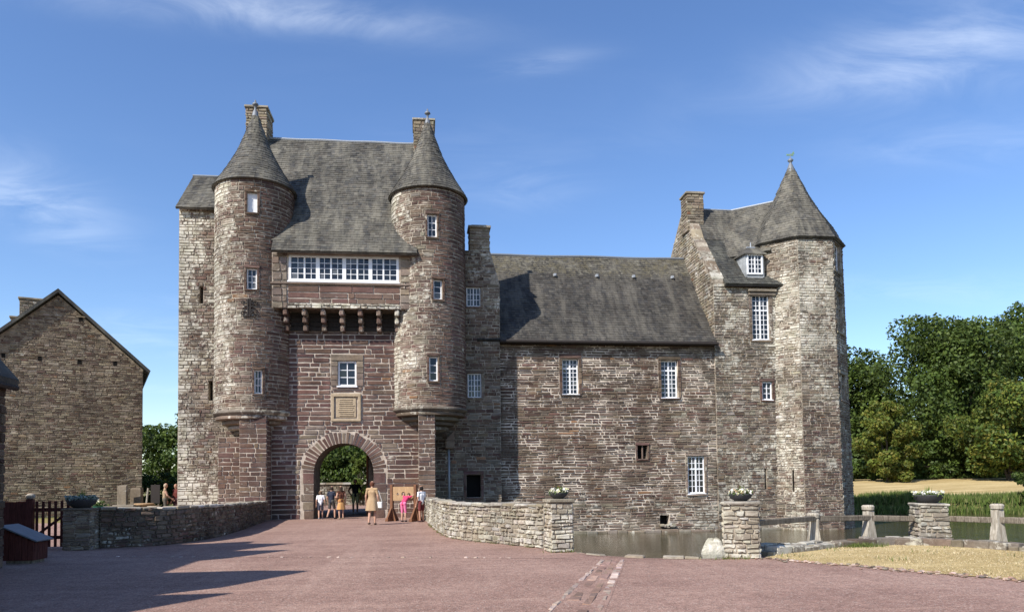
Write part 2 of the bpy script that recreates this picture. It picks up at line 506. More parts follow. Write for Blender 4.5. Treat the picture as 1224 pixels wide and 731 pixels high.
# ------------------------------------------------------------------ helpers: surfaces and masonry
class Flat:
    def __init__(s, O, U, N):
        s.O, s.U, s.N = Vector(O), Vector(U).normalized(), Vector(N).normalized()
    def P(s, a, z, d=0.0):
        p = s.O + s.U * a + s.N * d
        return (p.x, p.y, p.z + z)
def front(Y):            # faces -Y, s is world x
    return Flat((0, Y, 0), (1, 0, 0), (0, -1, 0))
class Cyl:
    """s is arc length, 0 in front (facing -Y), positive to +x"""
    def __init__(s, cx, cy, R):
        s.cx, s.cy, s.R = cx, cy, R
    def P(s, a, z, d=0.0):
        t = a / s.R
        return (s.cx + (s.R + d) * sin(t), s.cy - (s.R + d) * cos(t), z)
class Path:
    """a wall along a plan polyline; s is arc length, outward is to the right of travel when side=1"""
    def __init__(s, pts, side=1, top=None):
        s.p = [Vector((*q, 0)) for q in pts]; s.side = side
        s.L = [0.0]
        for i in range(len(s.p) - 1):
            s.L.append(s.L[-1] + (s.p[i + 1] - s.p[i]).length)
        s.len = s.L[-1]
        s.nv = []
        for i in range(len(s.p)):
            d = (s.p[min(i + 1, len(s.p) - 1)] - s.p[max(i - 1, 0)]).normalized()
            s.nv.append(Vector((d.y, -d.x, 0)) * side)
    def P(s, a, z, d=0.0):
        a = min(max(a, 0), s.len)
        i = 0
        while i < len(s.p) - 2 and a > s.L[i + 1]:
            i += 1
        t = (a - s.L[i]) / (s.L[i + 1] - s.L[i])
        q = s.p[i].lerp(s.p[i + 1], t) + s.nv[i].lerp(s.nv[i + 1], t).normalized() * d
        return (q.x, q.y, z)
def smooth_path(pts, n=6):
    out = []
    for i in range(len(pts) - 1):
        p0, p1, p2, p3 = (np.array(pts[max(i - 1, 0)]), np.array(pts[i]), np.array(pts[i + 1]), np.array(pts[min(i + 2, len(pts) - 1)]))
        for k in range(n):
            t = k / n
            out.append(tuple(0.5 * ((2 * p1) + (p2 - p0) * t + (2 * p0 - 5 * p1 + 4 * p2 - p3) * t * t + (3 * p1 - p0 - 3 * p2 + p3) * t ** 3)))
    out.append(tuple(pts[-1]))
    return out

PAL = {
    'purple': [(0.122, 0.068, 0.057), (0.135, 0.078, 0.064), (0.106, 0.060, 0.052), (0.144, 0.088, 0.070), (0.130, 0.082, 0.068), (0.152, 0.102, 0.082)],
    'turret': [(0.124, 0.075, 0.060), (0.137, 0.086, 0.068), (0.113, 0.068, 0.056), (0.146, 0.096, 0.075), (0.155, 0.108, 0.084), (0.132, 0.084, 0.066)],
    'brown': [(0.112, 0.073, 0.054), (0.132, 0.092, 0.068), (0.090, 0.058, 0.046), (0.152, 0.112, 0.083), (0.122, 0.071, 0.056), (0.097, 0.066, 0.051), (0.172, 0.128, 0.092)],
    'grey': [(0.175, 0.142, 0.108), (0.205, 0.175, 0.138), (0.142, 0.112, 0.085), (0.235, 0.208, 0.17), (0.16, 0.118, 0.088), (0.19, 0.152, 0.116)],
    'tan': [(0.25, 0.205, 0.145), (0.28, 0.235, 0.172), (0.215, 0.175, 0.125), (0.185, 0.147, 0.108), (0.31, 0.265, 0.20), (0.235, 0.185, 0.135)],
    'ashlar': [(0.205, 0.162, 0.128), (0.185, 0.142, 0.113), (0.225, 0.185, 0.148), (0.175, 0.132, 0.107)],
    'rose': [(0.44, 0.34, 0.29), (0.47, 0.37, 0.315), (0.41, 0.31, 0.26)],
    'rosy': [(0.31, 0.20, 0.16), (0.33, 0.22, 0.178), (0.29, 0.185, 0.148)],
    'pale': [(0.33, 0.30, 0.245), (0.28, 0.245, 0.19), (0.38, 0.35, 0.29), (0.235, 0.20, 0.155), (0.42, 0.40, 0.35), (0.30, 0.26, 0.195)],
}
def pick(pal, rng, lichen=0.2, rust=0.02):
    c = rng.choice(PAL[pal])
    k = rng.uniform(0.80, 1.16)
    if rng.random() < rust * 0.22:
        c = (0.24, 0.135, 0.075)
    return (c[0] * k, c[1] * k * rng.uniform(0.96, 1.04), c[2] * k * rng.uniform(0.93, 1.07), min(max(lichen + rng.uniform(-0.12, 0.12), 0), 1))

def stone_geo(surf, s0, s1, z0, z1, proud, rng, jit=0.012, bev=0.014, back=-0.03):
    w, h = s1 - s0, z1 - z0
    j = min(jit, w * 0.16, h * 0.16); b = min(bev, w * 0.22, h * 0.22)
    sm, zm = (s0 + s1) / 2, (z0 + z1) / 2
    out = [(s0, z0), (sm, z0), (s1, z0), (s1, zm), (s1, z1), (sm, z1), (s0, z1), (s0, zm)]
    out = [(a + rng.uniform(-j, j), c + rng.uniform(-j, j)) for a, c in out]
    vs = [surf.P(a, c, back) for a, c in out]
    for a, c in out:
        da = sm - a; dc = zm - c
        fa = a + (b if da > 0 else -b) * (1 if abs(da) > 0.2 * w else 0)
        fc = c + (b if dc > 0 else -b) * (1 if abs(dc) > 0.2 * h else 0)
        vs.append(surf.P(fa, fc, proud + rng.uniform(-0.35, 0.35) * abs(proud)))
    fs = [(k, (k + 1) % 8, 8 + (k + 1) % 8, 8 + k) for k in range(8)]
    fs.append(tuple(range(8, 16)))
    return vs, fs
class Stones:
    """gathers the stones of one thing; the largest 300 become objects, the rest one stuff part per wall"""
    def __init__(s):
        s.items = []
    def add(s, part, geo, col, area):
        s.items.append((area, part, geo, col))
    def finish(s, thing_obj, limit=290, name='stone', mat='stone', stuff_name='small_stones', face=1.0):
        s.items.sort(key=lambda t: -t[0])
        rest = {}
        for i, (ar, part, (vs, fs), col) in enumerate(s.items):
            if i < limit:
                mb = MB(); mb.add(vs, fs, col)
                mb.build(name, MATS[mat], part)
            else:
                rest.setdefault(part.name, (part, MB()))[1].add(vs, fs, col)
        for part, mb in rest.values():
            o = mb.build(stuff_name, MATS[mat], part)
            o['kind'] = 'stuff'
def masonry(st, part, surf, s0, s1, z0, z1, rng, pal='brown', ch=(0.12, 0.2), sl=(0.25, 0.75), holes=(), joint=0.022, proud=(0.008, 0.035),
            lichen=0.2, jit=0.012, rust=0.02, zmax=None, span=None, weight=1.0, wob=0.0, zmin=None):
    """courses of stones; holes are (s0, s1, z0, z1); span(zmid) limits s; zmax(s) is a sloping top"""
    z = z0
    while z < z1 - 0.03:
        h = rng.uniform(*ch)
        if z + h > z1 - 0.5 * ch[0]:
            h = z1 - z
        zm = z + h / 2
        a, b = (s0, s1) if span is None else span(zm, s0, s1)
        s = a
        ph = rng.uniform(0, 6)
        while s < b - 0.02:
            w = rng.uniform(*sl) if rng.random() > 0.15 else rng.uniform(sl[0] * 0.5, sl[0])
            if s + w > b - 0.5 * sl[0]:
                w = b - s
            rects = [(s, s + w, z, z + h)]
            for hs0, hs1, hz0, hz1 in holes:
                nr = []
                for r in rects:
                    if r[1] <= hs0 or r[0] >= hs1 or r[3] <= hz0 or r[2] >= hz1:
                        nr.append(r); continue
                    if r[0] < hs0: nr.append((r[0], hs0, r[2], r[3]))
                    if r[1] > hs1: nr.append((hs1, r[1], r[2], r[3]))
                    m0, m1 = max(r[0], hs0), min(r[1], hs1)
                    if r[2] < hz0: nr.append((m0, m1, r[2], hz0))
                    if r[3] > hz1: nr.append((m0, m1, hz1, r[3]))
                rects = nr
            for r in rects:
                if r[1] - r[0] < 0.05 or r[3] - r[2] < 0.035:
                    continue
                if zmax is not None and min(zmax(r[0]), zmax(r[1])) < r[3] - 0.03:
                    continue
                if zmin is not None and zmin((r[0] + r[1]) / 2) > r[2]:
                    continue
                q = joint / 2 * rng.uniform(0.6, 1.5)
                dz = wob * sin(r[0] * 1.7 + ph) if wob else 0
                g = stone_geo(surf, r[0] + q, r[1] - q, r[2] + q + dz, r[3] - q + dz, rng.uniform(*proud), rng, jit)
                li = lichen(((r[0] + r[1]) / 2), (r[2] + r[3]) / 2) if callable(lichen) else lichen
                pp = pal((r[0] + r[1]) / 2, (r[2] + r[3]) / 2) if callable(pal) else pal
                st.add(part, g, pick(pp, rng, li, rust), (r[1] - r[0]) * (r[3] - r[2]) * weight)
            s += w
        z += h
def backing(name, parent, surf, s0, s1, z0, z1, mat, holes=(), depth=0.3, ds=None, d=-0.015, zmax=None):
    """the wall face behind the stones, with real openings: reveals and a near-black sheet behind for the shade of the room"""
    S = {s0, s1}; Z = {z0, z1}
    for h in holes:
        S |= {h[0], h[1]}; Z |= {h[2], h[3]}
    if ds:
        n = int((s1 - s0) / ds) + 1
        S |= {s0 + (s1 - s0) * i / n for i in range(n)}
    S = sorted(S); Z = sorted(Z)
    mb = MB()
    inh = lambda a, z: any(h[0] < a < h[1] and h[2] < z < h[3] for h in holes)
    for i in range(len(S) - 1):
        for k in range(len(Z) - 1):
            if not inh((S[i] + S[i + 1]) / 2, (Z[k] + Z[k + 1]) / 2):
                t0 = t1 = Z[k + 1]
                if zmax is not None and k == len(Z) - 2:
                    t0, t1 = zmax(S[i]), zmax(S[i + 1])
                mb.add([surf.P(S[i], Z[k], d), surf.P(S[i + 1], Z[k], d), surf.P(S[i + 1], t1, d), surf.P(S[i], t0, d)], [(0, 1, 2, 3)])
    for h in holes:
        q = [(h[0], h[2]), (h[1], h[2]), (h[1], h[3]), (h[0], h[3])]
        for k in range(4):
            a, b = q[k], q[(k + 1) % 4]
            mb.add([surf.P(*a, d), surf.P(*b, d), surf.P(*b, -depth), surf.P(*a, -depth)], [(0, 3, 2, 1)])
        mb.add([surf.P(*p, -depth) for p in q], [(0, 1, 2, 3)], mi=1)
    return mb.build(name, [MATS[mat], MATS['dark']], parent)

def local(surf, s, z, d=0.0):
    """matrix of a frame on a surface: x along s, y into the wall, z up"""
    e = 0.01
    p0 = Vector(surf.P(s - e, z, d)); p1 = Vector(surf.P(s + e, z, d))
    x = (p1 - p0).normalized(); zz = Vector((0, 0, 1)); y = zz.cross(x)
    M = Matrix((x, y, zz)).transposed().to_4x4()
    M.translation = Vector(surf.P(s, z, d))
    return M
def window(parent, surf, s0, s1, z0, z1, cols, rows, inset=0.16, frame=0.06, bar=0.025, mull=(), trans=(), sill=None, shade=None, fat=0.05, open_rows=0):
    """white casement window: frame, mullions, glazing bars, one object for each pane"""
    M = local(surf, (s0 + s1) / 2, z0, -inset)
    w, h = s1 - s0, z1 - z0
    x0, x1 = -w / 2, w / 2
    mb = MB(); rng = random.Random(int(s0 * 1000) + int(z0 * 77))
    D = 0.07
    mb.box(x0, x0 + frame, -D, 0, 0, h, ch=0.008, M=M); mb.box(x1 - frame, x1, -D, 0, 0, h, ch=0.008, M=M)
    mb.box(x0 + frame, x1 - frame, -D + 0.004, 0, 0, frame, ch=0.008, M=M); mb.box(x0 + frame, x1 - frame, -D + 0.004, 0, h - frame, h, ch=0.008, M=M)
    ix0, ix1, iz0, iz1 = x0 + frame, x1 - frame, frame, h - frame
    xs = [ix0]; zs = [iz0]
    mset = {k: (fat[k] if isinstance(fat, dict) else fat) for k in mull}
    fat = fat if not isinstance(fat, dict) else 0.08
    cw = (ix1 - ix0) / cols; rh = (iz1 - iz0) / rows
    vx = []; hz = []
    for k in range(1, cols):
        t = mset.get(k, bar)
        vx.append((ix0 + cw * k, t))
        dd = D - 0.006 if k in mset else 0.045
        mb.box(ix0 + cw * k - t / 2, ix0 + cw * k + t / 2, -dd, -0.005, iz0 - 0.002, iz1 + 0.002, M=M)
    for k in range(1, rows):
        t = fat if k in trans else bar
        hz.append((iz0 + rh * k, t))
        dd = D - 0.010 if k in trans else 0.041
        mb.box(ix0 - 0.002, ix1 + 0.002, -dd, -0.007, iz0 + rh * k - t / 2, iz0 + rh * k + t / 2, M=M)
    win = mb.build('window', MATS['white_paint'], parent)
    ex = [ix0] + [p for p, t in vx] + [ix1]; ez = [iz0] + [p for p, t in hz] + [iz1]
    for i in range(cols):
        for k in range(rows):
            g = MB(); a, b = rng.uniform(-0.006, 0.006), rng.uniform(-0.006, 0.006)
            y = -0.022
            vs = [(ex[i], y + a, ez[k]), (ex[i + 1], y + b, ez[k]), (ex[i + 1], y - a, ez[k + 1]), (ex[i], y - b, ez[k + 1])]
            vs += [(p[0], p[1] + 0.006, p[2]) for p in vs]
            g.add([tuple(M @ Vector(p)) for p in vs], [(0, 1, 2, 3), (7, 6, 5, 4), (0, 4, 5, 1), (1, 5, 6, 2), (2, 6, 7, 3), (3, 7, 4, 0)])
            g.build('pane', MATS['glass' if rng.random() > 0.22 else 'glass_net'], win)
    if sill:
        sb = MB(); sb.box(x0 - 0.05, x1 + 0.05, -inset - sill, 0.02, -0.07, -0.002, ch=0.01, M=M)
        sb.build('sill', MATS['white_paint'], win)
    return win
def block(st, part, surf, s0, s1, z0, z1, rng, pal='ashlar', proud=0.045, lichen=0.15, weight=3.0):
    st.add(part, stone_geo(surf, s0, s1, z0, z1, proud, rng, 0.008, 0.012), pick(pal, rng, lichen, 0), (s1 - s0) * (z1 - z0) * weight)
def surround(st, part, surf, s0, s1, z0, z1, rng, pal='ashlar', lint=0.22, jamb=0.2, sill=0.14, lichen=0.15):
    """lintel, jamb blocks and sill stone round an opening; returns the hole to leave in the coursed masonry"""
    g = 0.012
    block(st, part, surf, s0 - jamb, s1 + jamb, z1 + g, z1 + lint, rng, pal, 0.05, lichen)
    block(st, part, surf, s0 - jamb * 0.8, s1 + jamb * 0.8, z0 - sill, z0 - g, rng, pal, 0.055, lichen)
    for sd in (-1, 1):
        z = z0
        while z < z1 - 0.02:
            h = rng.uniform(0.22, 0.4)
            if z + h > z1 - 0.15: h = z1 - z
            if sd < 0: block(st, part, surf, s0 - jamb, s0 - 0.004, z + g / 2, z + h - g / 2, rng, pal, 0.035, lichen)
            else: block(st, part, surf, s1 + 0.004, s1 + jamb, z + g / 2, z + h - g / 2, rng, pal, 0.035, lichen)
            z += h
    return (s0 - jamb - 0.01, s1 + jamb + 0.01, z0 - sill - 0.01, z1 + lint + 0.01)

# ------------------------------------------------------------------ helpers: roofs
SLATE_COL = [(0.074, 0.070, 0.060), (0.088, 0.083, 0.071), (0.062, 0.060, 0.055), (0.100, 0.093, 0.077), (0.080, 0.072, 0.060)]
class Slope:
    """a roof plane swept along x; profile of (y, z) points from eave to ridge; t is distance up the slope"""
    def __init__(s, prof, dirx=(1, 0), O=(0, 0)):
        s.p = prof; s.T = [0.0]; s.D = Vector((*dirx, 0)).normalized(); s.B = Vector((-s.D.y, s.D.x, 0)); s.O = Vector((*O, 0))
        for i in range(len(prof) - 1):
            s.T.append(s.T[-1] + math.hypot(prof[i + 1][0] - prof[i][0], prof[i + 1][1] - prof[i][1]))
        s.len = s.T[-1]
    def P(s, a, t, d=0.0):
        i = 0
        while i < len(s.p) - 2 and t > s.T[i + 1]:
            i += 1
        k = (t - s.T[i]) / (s.T[i + 1] - s.T[i])
        y = s.p[i][0] + (s.p[i + 1][0] - s.p[i][0]) * k; z = s.p[i][1] + (s.p[i + 1][1] - s.p[i][1]) * k
        dy, dz = s.p[i + 1][0] - s.p[i][0], s.p[i + 1][1] - s.p[i][1]; L = math.hypot(dy, dz)
        y += -dz / L * d; z += dy / L * d
        q = s.O + s.D * a + s.B * y
        return (q.x, q.y, z)
class Cone:
    """s is an angle (0 in front), t is distance up the cone; prof of (r, z); sides=8 gives an octagonal roof"""
    def __init__(s, cx, cy, prof, sides=0):
        s.cx, s.cy, s.p, s.sides = cx, cy, prof, sides
        s.T = [0.0]
        for i in range(len(prof) - 1):
            s.T.append(s.T[-1] + math.hypot(prof[i + 1][0] - prof[i][0], prof[i + 1][1] - prof[i][1]))
        s.len = s.T[-1]
    def r(s, t):
        i = 0
        while i < len(s.p) - 2 and t > s.T[i + 1]:
            i += 1
        k = (t - s.T[i]) / (s.T[i + 1] - s.T[i])
        return s.p[i][0] + (s.p[i + 1][0] - s.p[i][0]) * k, s.p[i][1] + (s.p[i + 1][1] - s.p[i][1]) * k, i
    def P(s, a, t, d=0.0):
        r, z, i = s.r(t)
        dr, dz = s.p[i + 1][0] - s.p[i][0], s.p[i + 1][1] - s.p[i][1]; L = math.hypot(dr, dz)
        if s.sides:
            st = 2 * pi / s.sides
            q = (a + st / 2) % st - st / 2
            r = r * cos(st / 2) / cos(q)
        r += dz / L * d; z += -dr / L * d
        return (s.cx + r * sin(a), s.cy - r * cos(a), z)
def slates(parent, surf, rng, s0, s1, t0, t1, course=0.17, width=0.19, mat='slate', lichen=0.3, cone=False, skip=None):
    V = []; C = []
    t = t0; row = 0
    while t < t1:
        tb = min(t + course * 1.35, surf.len)
        a0, a1 = s0(t) if callable(s0) else s0, s1(t) if callable(s1) else s1
        w = width if not cone else width / max(surf.r(t)[0], 0.08)
        s = a0 - (w * 0.5 if row % 2 else 0)
        while s < a1:
            ww = w * rng.uniform(0.75, 1.3)
            sa, sb = max(s, a0), min(s + ww * 0.985, a1)
            if sb - sa > 0.2 * w and not (skip and skip((sa + sb) / 2, t)):
                lo = t - rng.uniform(0, 0.025); up = rng.uniform(0.016, 0.034); l2 = up + rng.uniform(-0.006, 0.006)
                A, B = surf.P(sa, max(lo, 0), up), surf.P(sb, max(lo + rng.uniform(-0.008, 0.008), 0), l2)
                Cc, D = surf.P(sb, tb, 0.004), surf.P(sa, tb, 0.004)
                A0, B0 = surf.P(sa, max(lo, 0), 0.0), surf.P(sb, max(lo, 0), 0.0)
                c = rng.choice(SLATE_COL); k = rng.uniform(0.72, 1.26)
                li = lichen(t / surf.len) if callable(lichen) else lichen
                col = (c[0] * k, c[1] * k, c[2] * k, li + rng.uniform(-0.1, 0.1))
                V += [(A, B, Cc, D), (A0, B0, B, A)]; C += [col, col]
            s += ww
        t += course; row += 1
    o = quads_mesh('slates', V, C, MATS[mat], parent)
    o['kind'] = 'stuff'
    return o
def roof_slab(name, parent, surf, s0, s1, mat, thick=0.10, ns=2, nt_=10, cone=False):
    """the boarded roof under the slates, with a real thickness"""
    mb = MB(); rows = []
    ts = [surf.len * k / nt_ for k in range(nt_ + 1)]
    vs = []
    for d in (-0.012, -thick):
        for t in ts:
            a0 = s0(t) if callable(s0) else s0; a1 = s1(t) if callable(s1) else s1
            for k in range(ns + 1):
                vs.append(surf.P(a0 + (a1 - a0) * k / ns, t, d))
    n = ns + 1; off = n * (nt_ + 1); fs = []
    for i in range(nt_):
        for k in range(ns):
            a = i * n + k
            fs.append((a, a + 1, a + n + 1, a + n)); fs.append((off + a, off + a + n, off + a + n + 1, off + a + 1))
    for k in range(ns):
        fs.append((k, off + k, off + k + 1, k + 1))
        a = nt_ * n + k
        fs.append((a, a + 1, off + a + 1, off + a))
    if not cone:
        for i in range(nt_):
            fs.append((i * n, (i + 1) * n, off + (i + 1) * n, off + i * n))
            a = i * n + ns
            fs.append((a, off + a, off + a + n, a + n))
    mb.add(vs, fs, (0.07, 0.066, 0.058, 0.2))
    return mb.build(name, MATS[mat], parent)
def chimney(st, thing_obj, x0, x1, y0, y1, z0, z1, rng, pal='tan', cap=0.07):
    mb = MB(); mb.box(x0 + 0.03, x1 - 0.03, y0 + 0.03, y1 - 0.03, z0, z1)
    ch = mb.build('chimney', MATS['mortar_mid'], thing_obj)
    for sf, w in ((Flat((x0, y0, 0), (1, 0, 0), (0, -1, 0)), x1 - x0), (Flat((x0, y1, 0), (0, -1, 0), (-1, 0, 0)), y1 - y0), (Flat((x1, y0, 0), (0, 1, 0), (1, 0, 0)), y1 - y0)):
        masonry(st, ch, sf, 0.0, w, z0, z1 - 0.02, rng, pal, (0.12, 0.2), (0.2, 0.5), lichen=0.4, proud=(-0.01, 0.03))
    mb = MB(); mb.box(x0 - cap, x1 + cap, y0 - cap, y1 + cap, z1, z1 + 0.12, (0.25, 0.22, 0.17, 0.5), ch=0.02, jit=0.008, rng=rng)
    mb.box(x0 + 0.1, x1 - 0.1, y0 + 0.1, y1 - 0.1, z1 + 0.12, z1 + 0.2, (0.25, 0.19, 0.12, 0.3), ch=0.02)
    mb.build('chimney_cap', MATS['stone'], ch)
    return ch

# ================================================================== SETTING: ground, water, forecourt
def structure(o):
    o['kind'] = 'structure'
    return o
WATER_Z = -1.04
def far_bank(x):
    return 60.0 if x < 14 else max(60.0 - (x - 14) * 0.49, 16.0)
def ground_z(x, y):
    z = -0.03
    if x > 16 and y > far_bank(x):
        k = min((y - far_bank(x)) / 34.0, 1.0)
        z = -0.25 + 1.55 * (k * k * (3 - 2 * k))
        z = min(z, -2.3 + (y - far_bank(x)) * 1.6)
    if x > 0.9 and 13.0 < y <= far_bank(x):
        z = -2.3
    return z
def axis(lo, hi, a, b, step, far):
    v = [lo, lo * 0.5] if lo < a - 200 else [lo]
    q = a
    c = []
    while q <= b:
        c.append(q); q += step
    left = [a - d for d in far][::-1]; right = [c[-1] + d for d in far]
    return left + c + right
gxs = axis(-900, 900, -30, 90, 1.5, [10, 40, 120, 400, 1200])
gys = axis(-900, 900, 8, 100, 1.5, [10, 40, 120, 400, 1200])
mb = MB()
nv = len(gxs)
mb.v = [(x, y, ground_z(x, y)) for y in gys for x in gxs]
mb.c = [(0.2, 0.2, 0.1, 0)] * len(mb.v)
for j in range(len(gys) - 1):
    for i in range(nv - 1):
        mb.f.append((j * nv + i, j * nv + i + 1, (j + 1) * nv + i + 1, (j + 1) * nv + i)); mb.mi.append(0)
structure(mb.build('ground', MATS['ground'], None, True))

mb = MB()
wx = [0.0, 4, 8, 16, 24, 32, 48, 64, 80, 110]; wy = [12.0, 18, 24, 30, 36, 42, 50, 60]
mb.v = [(x, y, WATER_Z) for y in wy for x in wx]; mb.c = [(0, 0, 0, 0)] * len(mb.v)
for j in range(len(wy) - 1):
    for i in range(len(wx) - 1):
        n = len(wx); mb.f.append((j * n + i, j * n + i + 1, (j + 1) * n + i + 1, (j + 1) * n + i)); mb.mi.append(0)
structure(mb.build('water', MATS['water'], None))

from mathutils.geometry import tessellate_polygon
def sheet(name, poly, z, mat, depth=0.0, side='bank'):
    mb = MB()
    n = len(poly)
    tris = tessellate_polygon([[Vector((x, y, 0)) for x, y in poly]])
    mb.add([(x, y, z) for x, y in poly], [t for t in tris])
    if depth:
        a = [(x, y, z) for x, y in poly] + [(x, y, z - depth) for x, y in poly]
        mb.add(a, [(i, (i + 1) % n, n + (i + 1) % n, n + i) for i in range(n)], mi=1)
    o = mb.build(name, [MATS[mat], MATS[side]], None)
    me = o.data
    import bmesh
    b = bmesh.new(); b.from_mesh(me); bmesh.ops.recalc_face_normals(b, faces=b.faces)
    for f in b.faces:
        if abs(f.normal.z) > 0.9 and f.normal.z < 0 and f.material_index == 0:
            f.normal_flip()
    b.to_mesh(me); b.free()
    return structure(o)
bank_line = smooth_path([(60, 6), (30, 9), (17, 12.2), (14.7, 14.7), (13.7, 16.4), (12.5, 17.75), (10.8, 17.9), (9.0, 17.25), (8.0, 16.4), (7.0, 15.5), (6.3, 15.1)], 4)
near_edge = smooth_path([(5.95, 14.62), (5.5, 14.68), (4.45, 15.08), (3.72, 15.78), (3.36, 16.6)], 4)
causeway_edge = [(3.3, 17.3), (2.45, 19.5), (1.6, 20.95), (1.08, 22.45), (0.83, 25.5), (0.5, 30), (0.25, 34.4), (0.25, 35.9)]
sheet('forecourt', [(-60, -40), (60, -40)] + bank_line + near_edge + causeway_edge + [(-14, 35.9), (-60, 35.9)], 0.0, 'gravel', 2.2)
mb = MB(); mb.box(-12.5, 0.22, 35.6, 62, -2.2, -0.006)
structure(mb.build('courtyard', MATS['gravel'], None))

def stone_row(parent, pts, rng, width, length, z0, h, pal, lichen=0.2, gap=0.02, name='stone'):
    """single flat stones laid one after the other along a plan line"""
    pa = Path(pts)
    s = 0.0; k = 0
    while s < pa.len - length[0] * 0.5:
        L = rng.uniform(*length)
        e = min(s + L, pa.len)
        a, b = Vector(pa.P(s + gap / 2, 0)), Vector(pa.P(e - gap / 2, 0))
        d = (b - a); 
        if d.length > 0.04:
            M = Matrix.Translation((a + b) / 2) @ Matrix.Rotation(atan2(d.y, d.x), 4, 'Z')
            w = width * rng.uniform(0.8, 1.2)
            mb = MB(); hh = h * rng.uniform(0.75, 1.3)
            mb.box(-d.length / 2, d.length / 2, -w / 2, w / 2, z0, z0 + hh, pick(pal, rng, lichen, 0), ch=min(0.018, hh * 0.35), M=M, jit=0.010, rng=rng)
            mb.build(name, MATS['stone'], parent)
        s = e
# paved strip across the gravel and the pale line of setts
rng = random.Random(5)
def strip_bed(name, poly):
    return sheet(name, poly, 0.004, 'gravel')
ps = strip_bed('paved_strip', [(3.50, 14.9), (3.98, 14.8), (1.2, 6.0), (0.35, 6.2)])
for off, wd, pal in ((0.04, 0.085, 'rose'), (0.20, 0.15, 'rosy'), (0.38, 0.13, 'rosy'), (0.53, 0.115, 'rose')):
    k = off / 0.60
    a = (3.50 + 0.46 * k, 14.9 - 0.1 * k); b = (0.35 + 0.85 * k, 6.2 - 0.2 * k)
    stone_row(ps, [a, b], rng, wd, (0.22, 0.42) if pal == 'rose' else (0.3, 0.7), -0.03, 0.037, pal, 0.0, 0.012, 'paving_stone')
pl = strip_bed('sett_line', [(-7.4, 18.28), (-7.4, 18.20), (2.9, 15.42), (2.9, 15.50)])
stone_row(pl, [(-7.4, 18.24), (2.9, 15.46)], rng, 0.07, (0.10, 0.22), -0.03, 0.042, 'rose', 0.0, 0.12, 'paving_stone')
# stone edging along the water between the two piers
el = sheet('bank_edging', [(5.93, 14.60), (5.5, 14.66), (4.45, 15.06), (3.72, 15.76), (3.4, 16.5), (3.30, 16.4), (3.6, 15.68), (4.36, 14.95), (5.45, 14.54), (5.93, 14.48)], 0.006, 'gravel')
stone_row(el, near_edge[::-1], rng, 0.16, (0.25, 0.6), -0.12, 0.145, 'pale', 0.2, 0.015, 'edging_stone')

# ================================================================== GATEHOUSE
rng = random.Random(11)
gh = thing('gatehouse', 'tall purple stone gatehouse with arched gateway, two cone roofed turrets and steep slate roof', 'gatehouse', (-3.7, 35.3, 0))
GS = Stones()
GY = 35.3
AX, AR, AZ = -3.715, 1.355, 2.1
gf = front(GY)
# --- gate wall with the arch
mb = MB()
def q4(a, b, c, d, mi=0):
    mb.add([a, b, c, d], [(0, 1, 2, 3)], mi=mi)
yb = GY + 0.015
for x0, x1 in ((-6.96, AX - AR), (AX + AR, -0.3)):
    q4((x0, yb, -0.1), (x1, yb, -0.1), (x1, yb, 3.75), (x0, yb, 3.75))
NA = 20
for k in range(NA):
    t0, t1 = pi - pi * k / NA, pi - pi * (k + 1) / NA
    p0 = (AX + AR * cos(t0), AZ + AR * sin(t0)); p1 = (AX + AR * cos(t1), AZ + AR * sin(t1))
    q4((p0[0], yb, p0[1]), (p1[0], yb, p1[1]), (p1[0], yb, 3.75), (p0[0], yb, 3.75))
gw_low = mb.build('gate_wall_base', MATS['mortar_pale'], gh)
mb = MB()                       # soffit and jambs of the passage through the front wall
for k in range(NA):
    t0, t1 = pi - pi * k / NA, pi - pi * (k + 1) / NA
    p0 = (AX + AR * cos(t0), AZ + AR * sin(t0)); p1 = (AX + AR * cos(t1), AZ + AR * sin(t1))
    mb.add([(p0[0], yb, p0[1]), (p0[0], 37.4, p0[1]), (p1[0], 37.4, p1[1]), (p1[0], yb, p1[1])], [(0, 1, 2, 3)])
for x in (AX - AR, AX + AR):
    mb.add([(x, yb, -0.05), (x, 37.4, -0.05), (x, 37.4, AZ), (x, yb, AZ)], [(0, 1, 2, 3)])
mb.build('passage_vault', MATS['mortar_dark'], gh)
win_hole = (-3.97, -3.13, 6.1, 7.26)
gw = backing('gate_wall', gh, gf, -6.96, -0.3, 3.75, 9.6, 'mortar_pale', [win_hole], 0.4)
holes = [surround(GS, gw, gf, *win_hole, rng, 'ashlar', 0.30, 0.32, 0.16), (-4.30, -2.88, 4.42, 5.80)]
holes.append((AX - AR - 0.60, AX + AR + 0.60, -0.1, AZ))
z = AZ
while z < AZ + AR + 0.6:
    hw = sqrt(max((AR + 0.60) ** 2 - (z + 0.05 - AZ) ** 2, 0))
    if hw > 0.05:
        holes.append((AX - hw, AX + hw, z, z + 0.1))
    z += 0.1
masonry(GS, gw, gf, -6.96, -0.3, 0.0, 8.62, rng, lambda s, z: 'ashlar' if (z < 4.2 and -6.2 < s < -1.4 and rng.random() < 0.55) else 'purple', (0.17, 0.25), (0.45, 1.25), holes, 0.042, (0.005, 0.028), 0.10, 0.013, 0.02)
class ArchS:
    def P(s, a, r, d=0.0):
        return (AX - r * cos(a), GY - d, AZ + r * sin(a))
arch_s = ArchS()
nvs = 29
for k in range(nvs):
    a0, a1 = pi * k / nvs, pi * (k + 1) / nvs
    g = stone_geo(arch_s, a0 + 0.008, a1 - 0.008, AR - 0.01, AR + rng.uniform(0.44, 0.62), rng.uniform(0.004, 0.022), rng, 0.006, 0.010, -0.25)
    GS.add(gw_low, g, pick(rng.choice(['purple', 'purple', 'ashlar']), rng, 0.15, 0), 1.0)
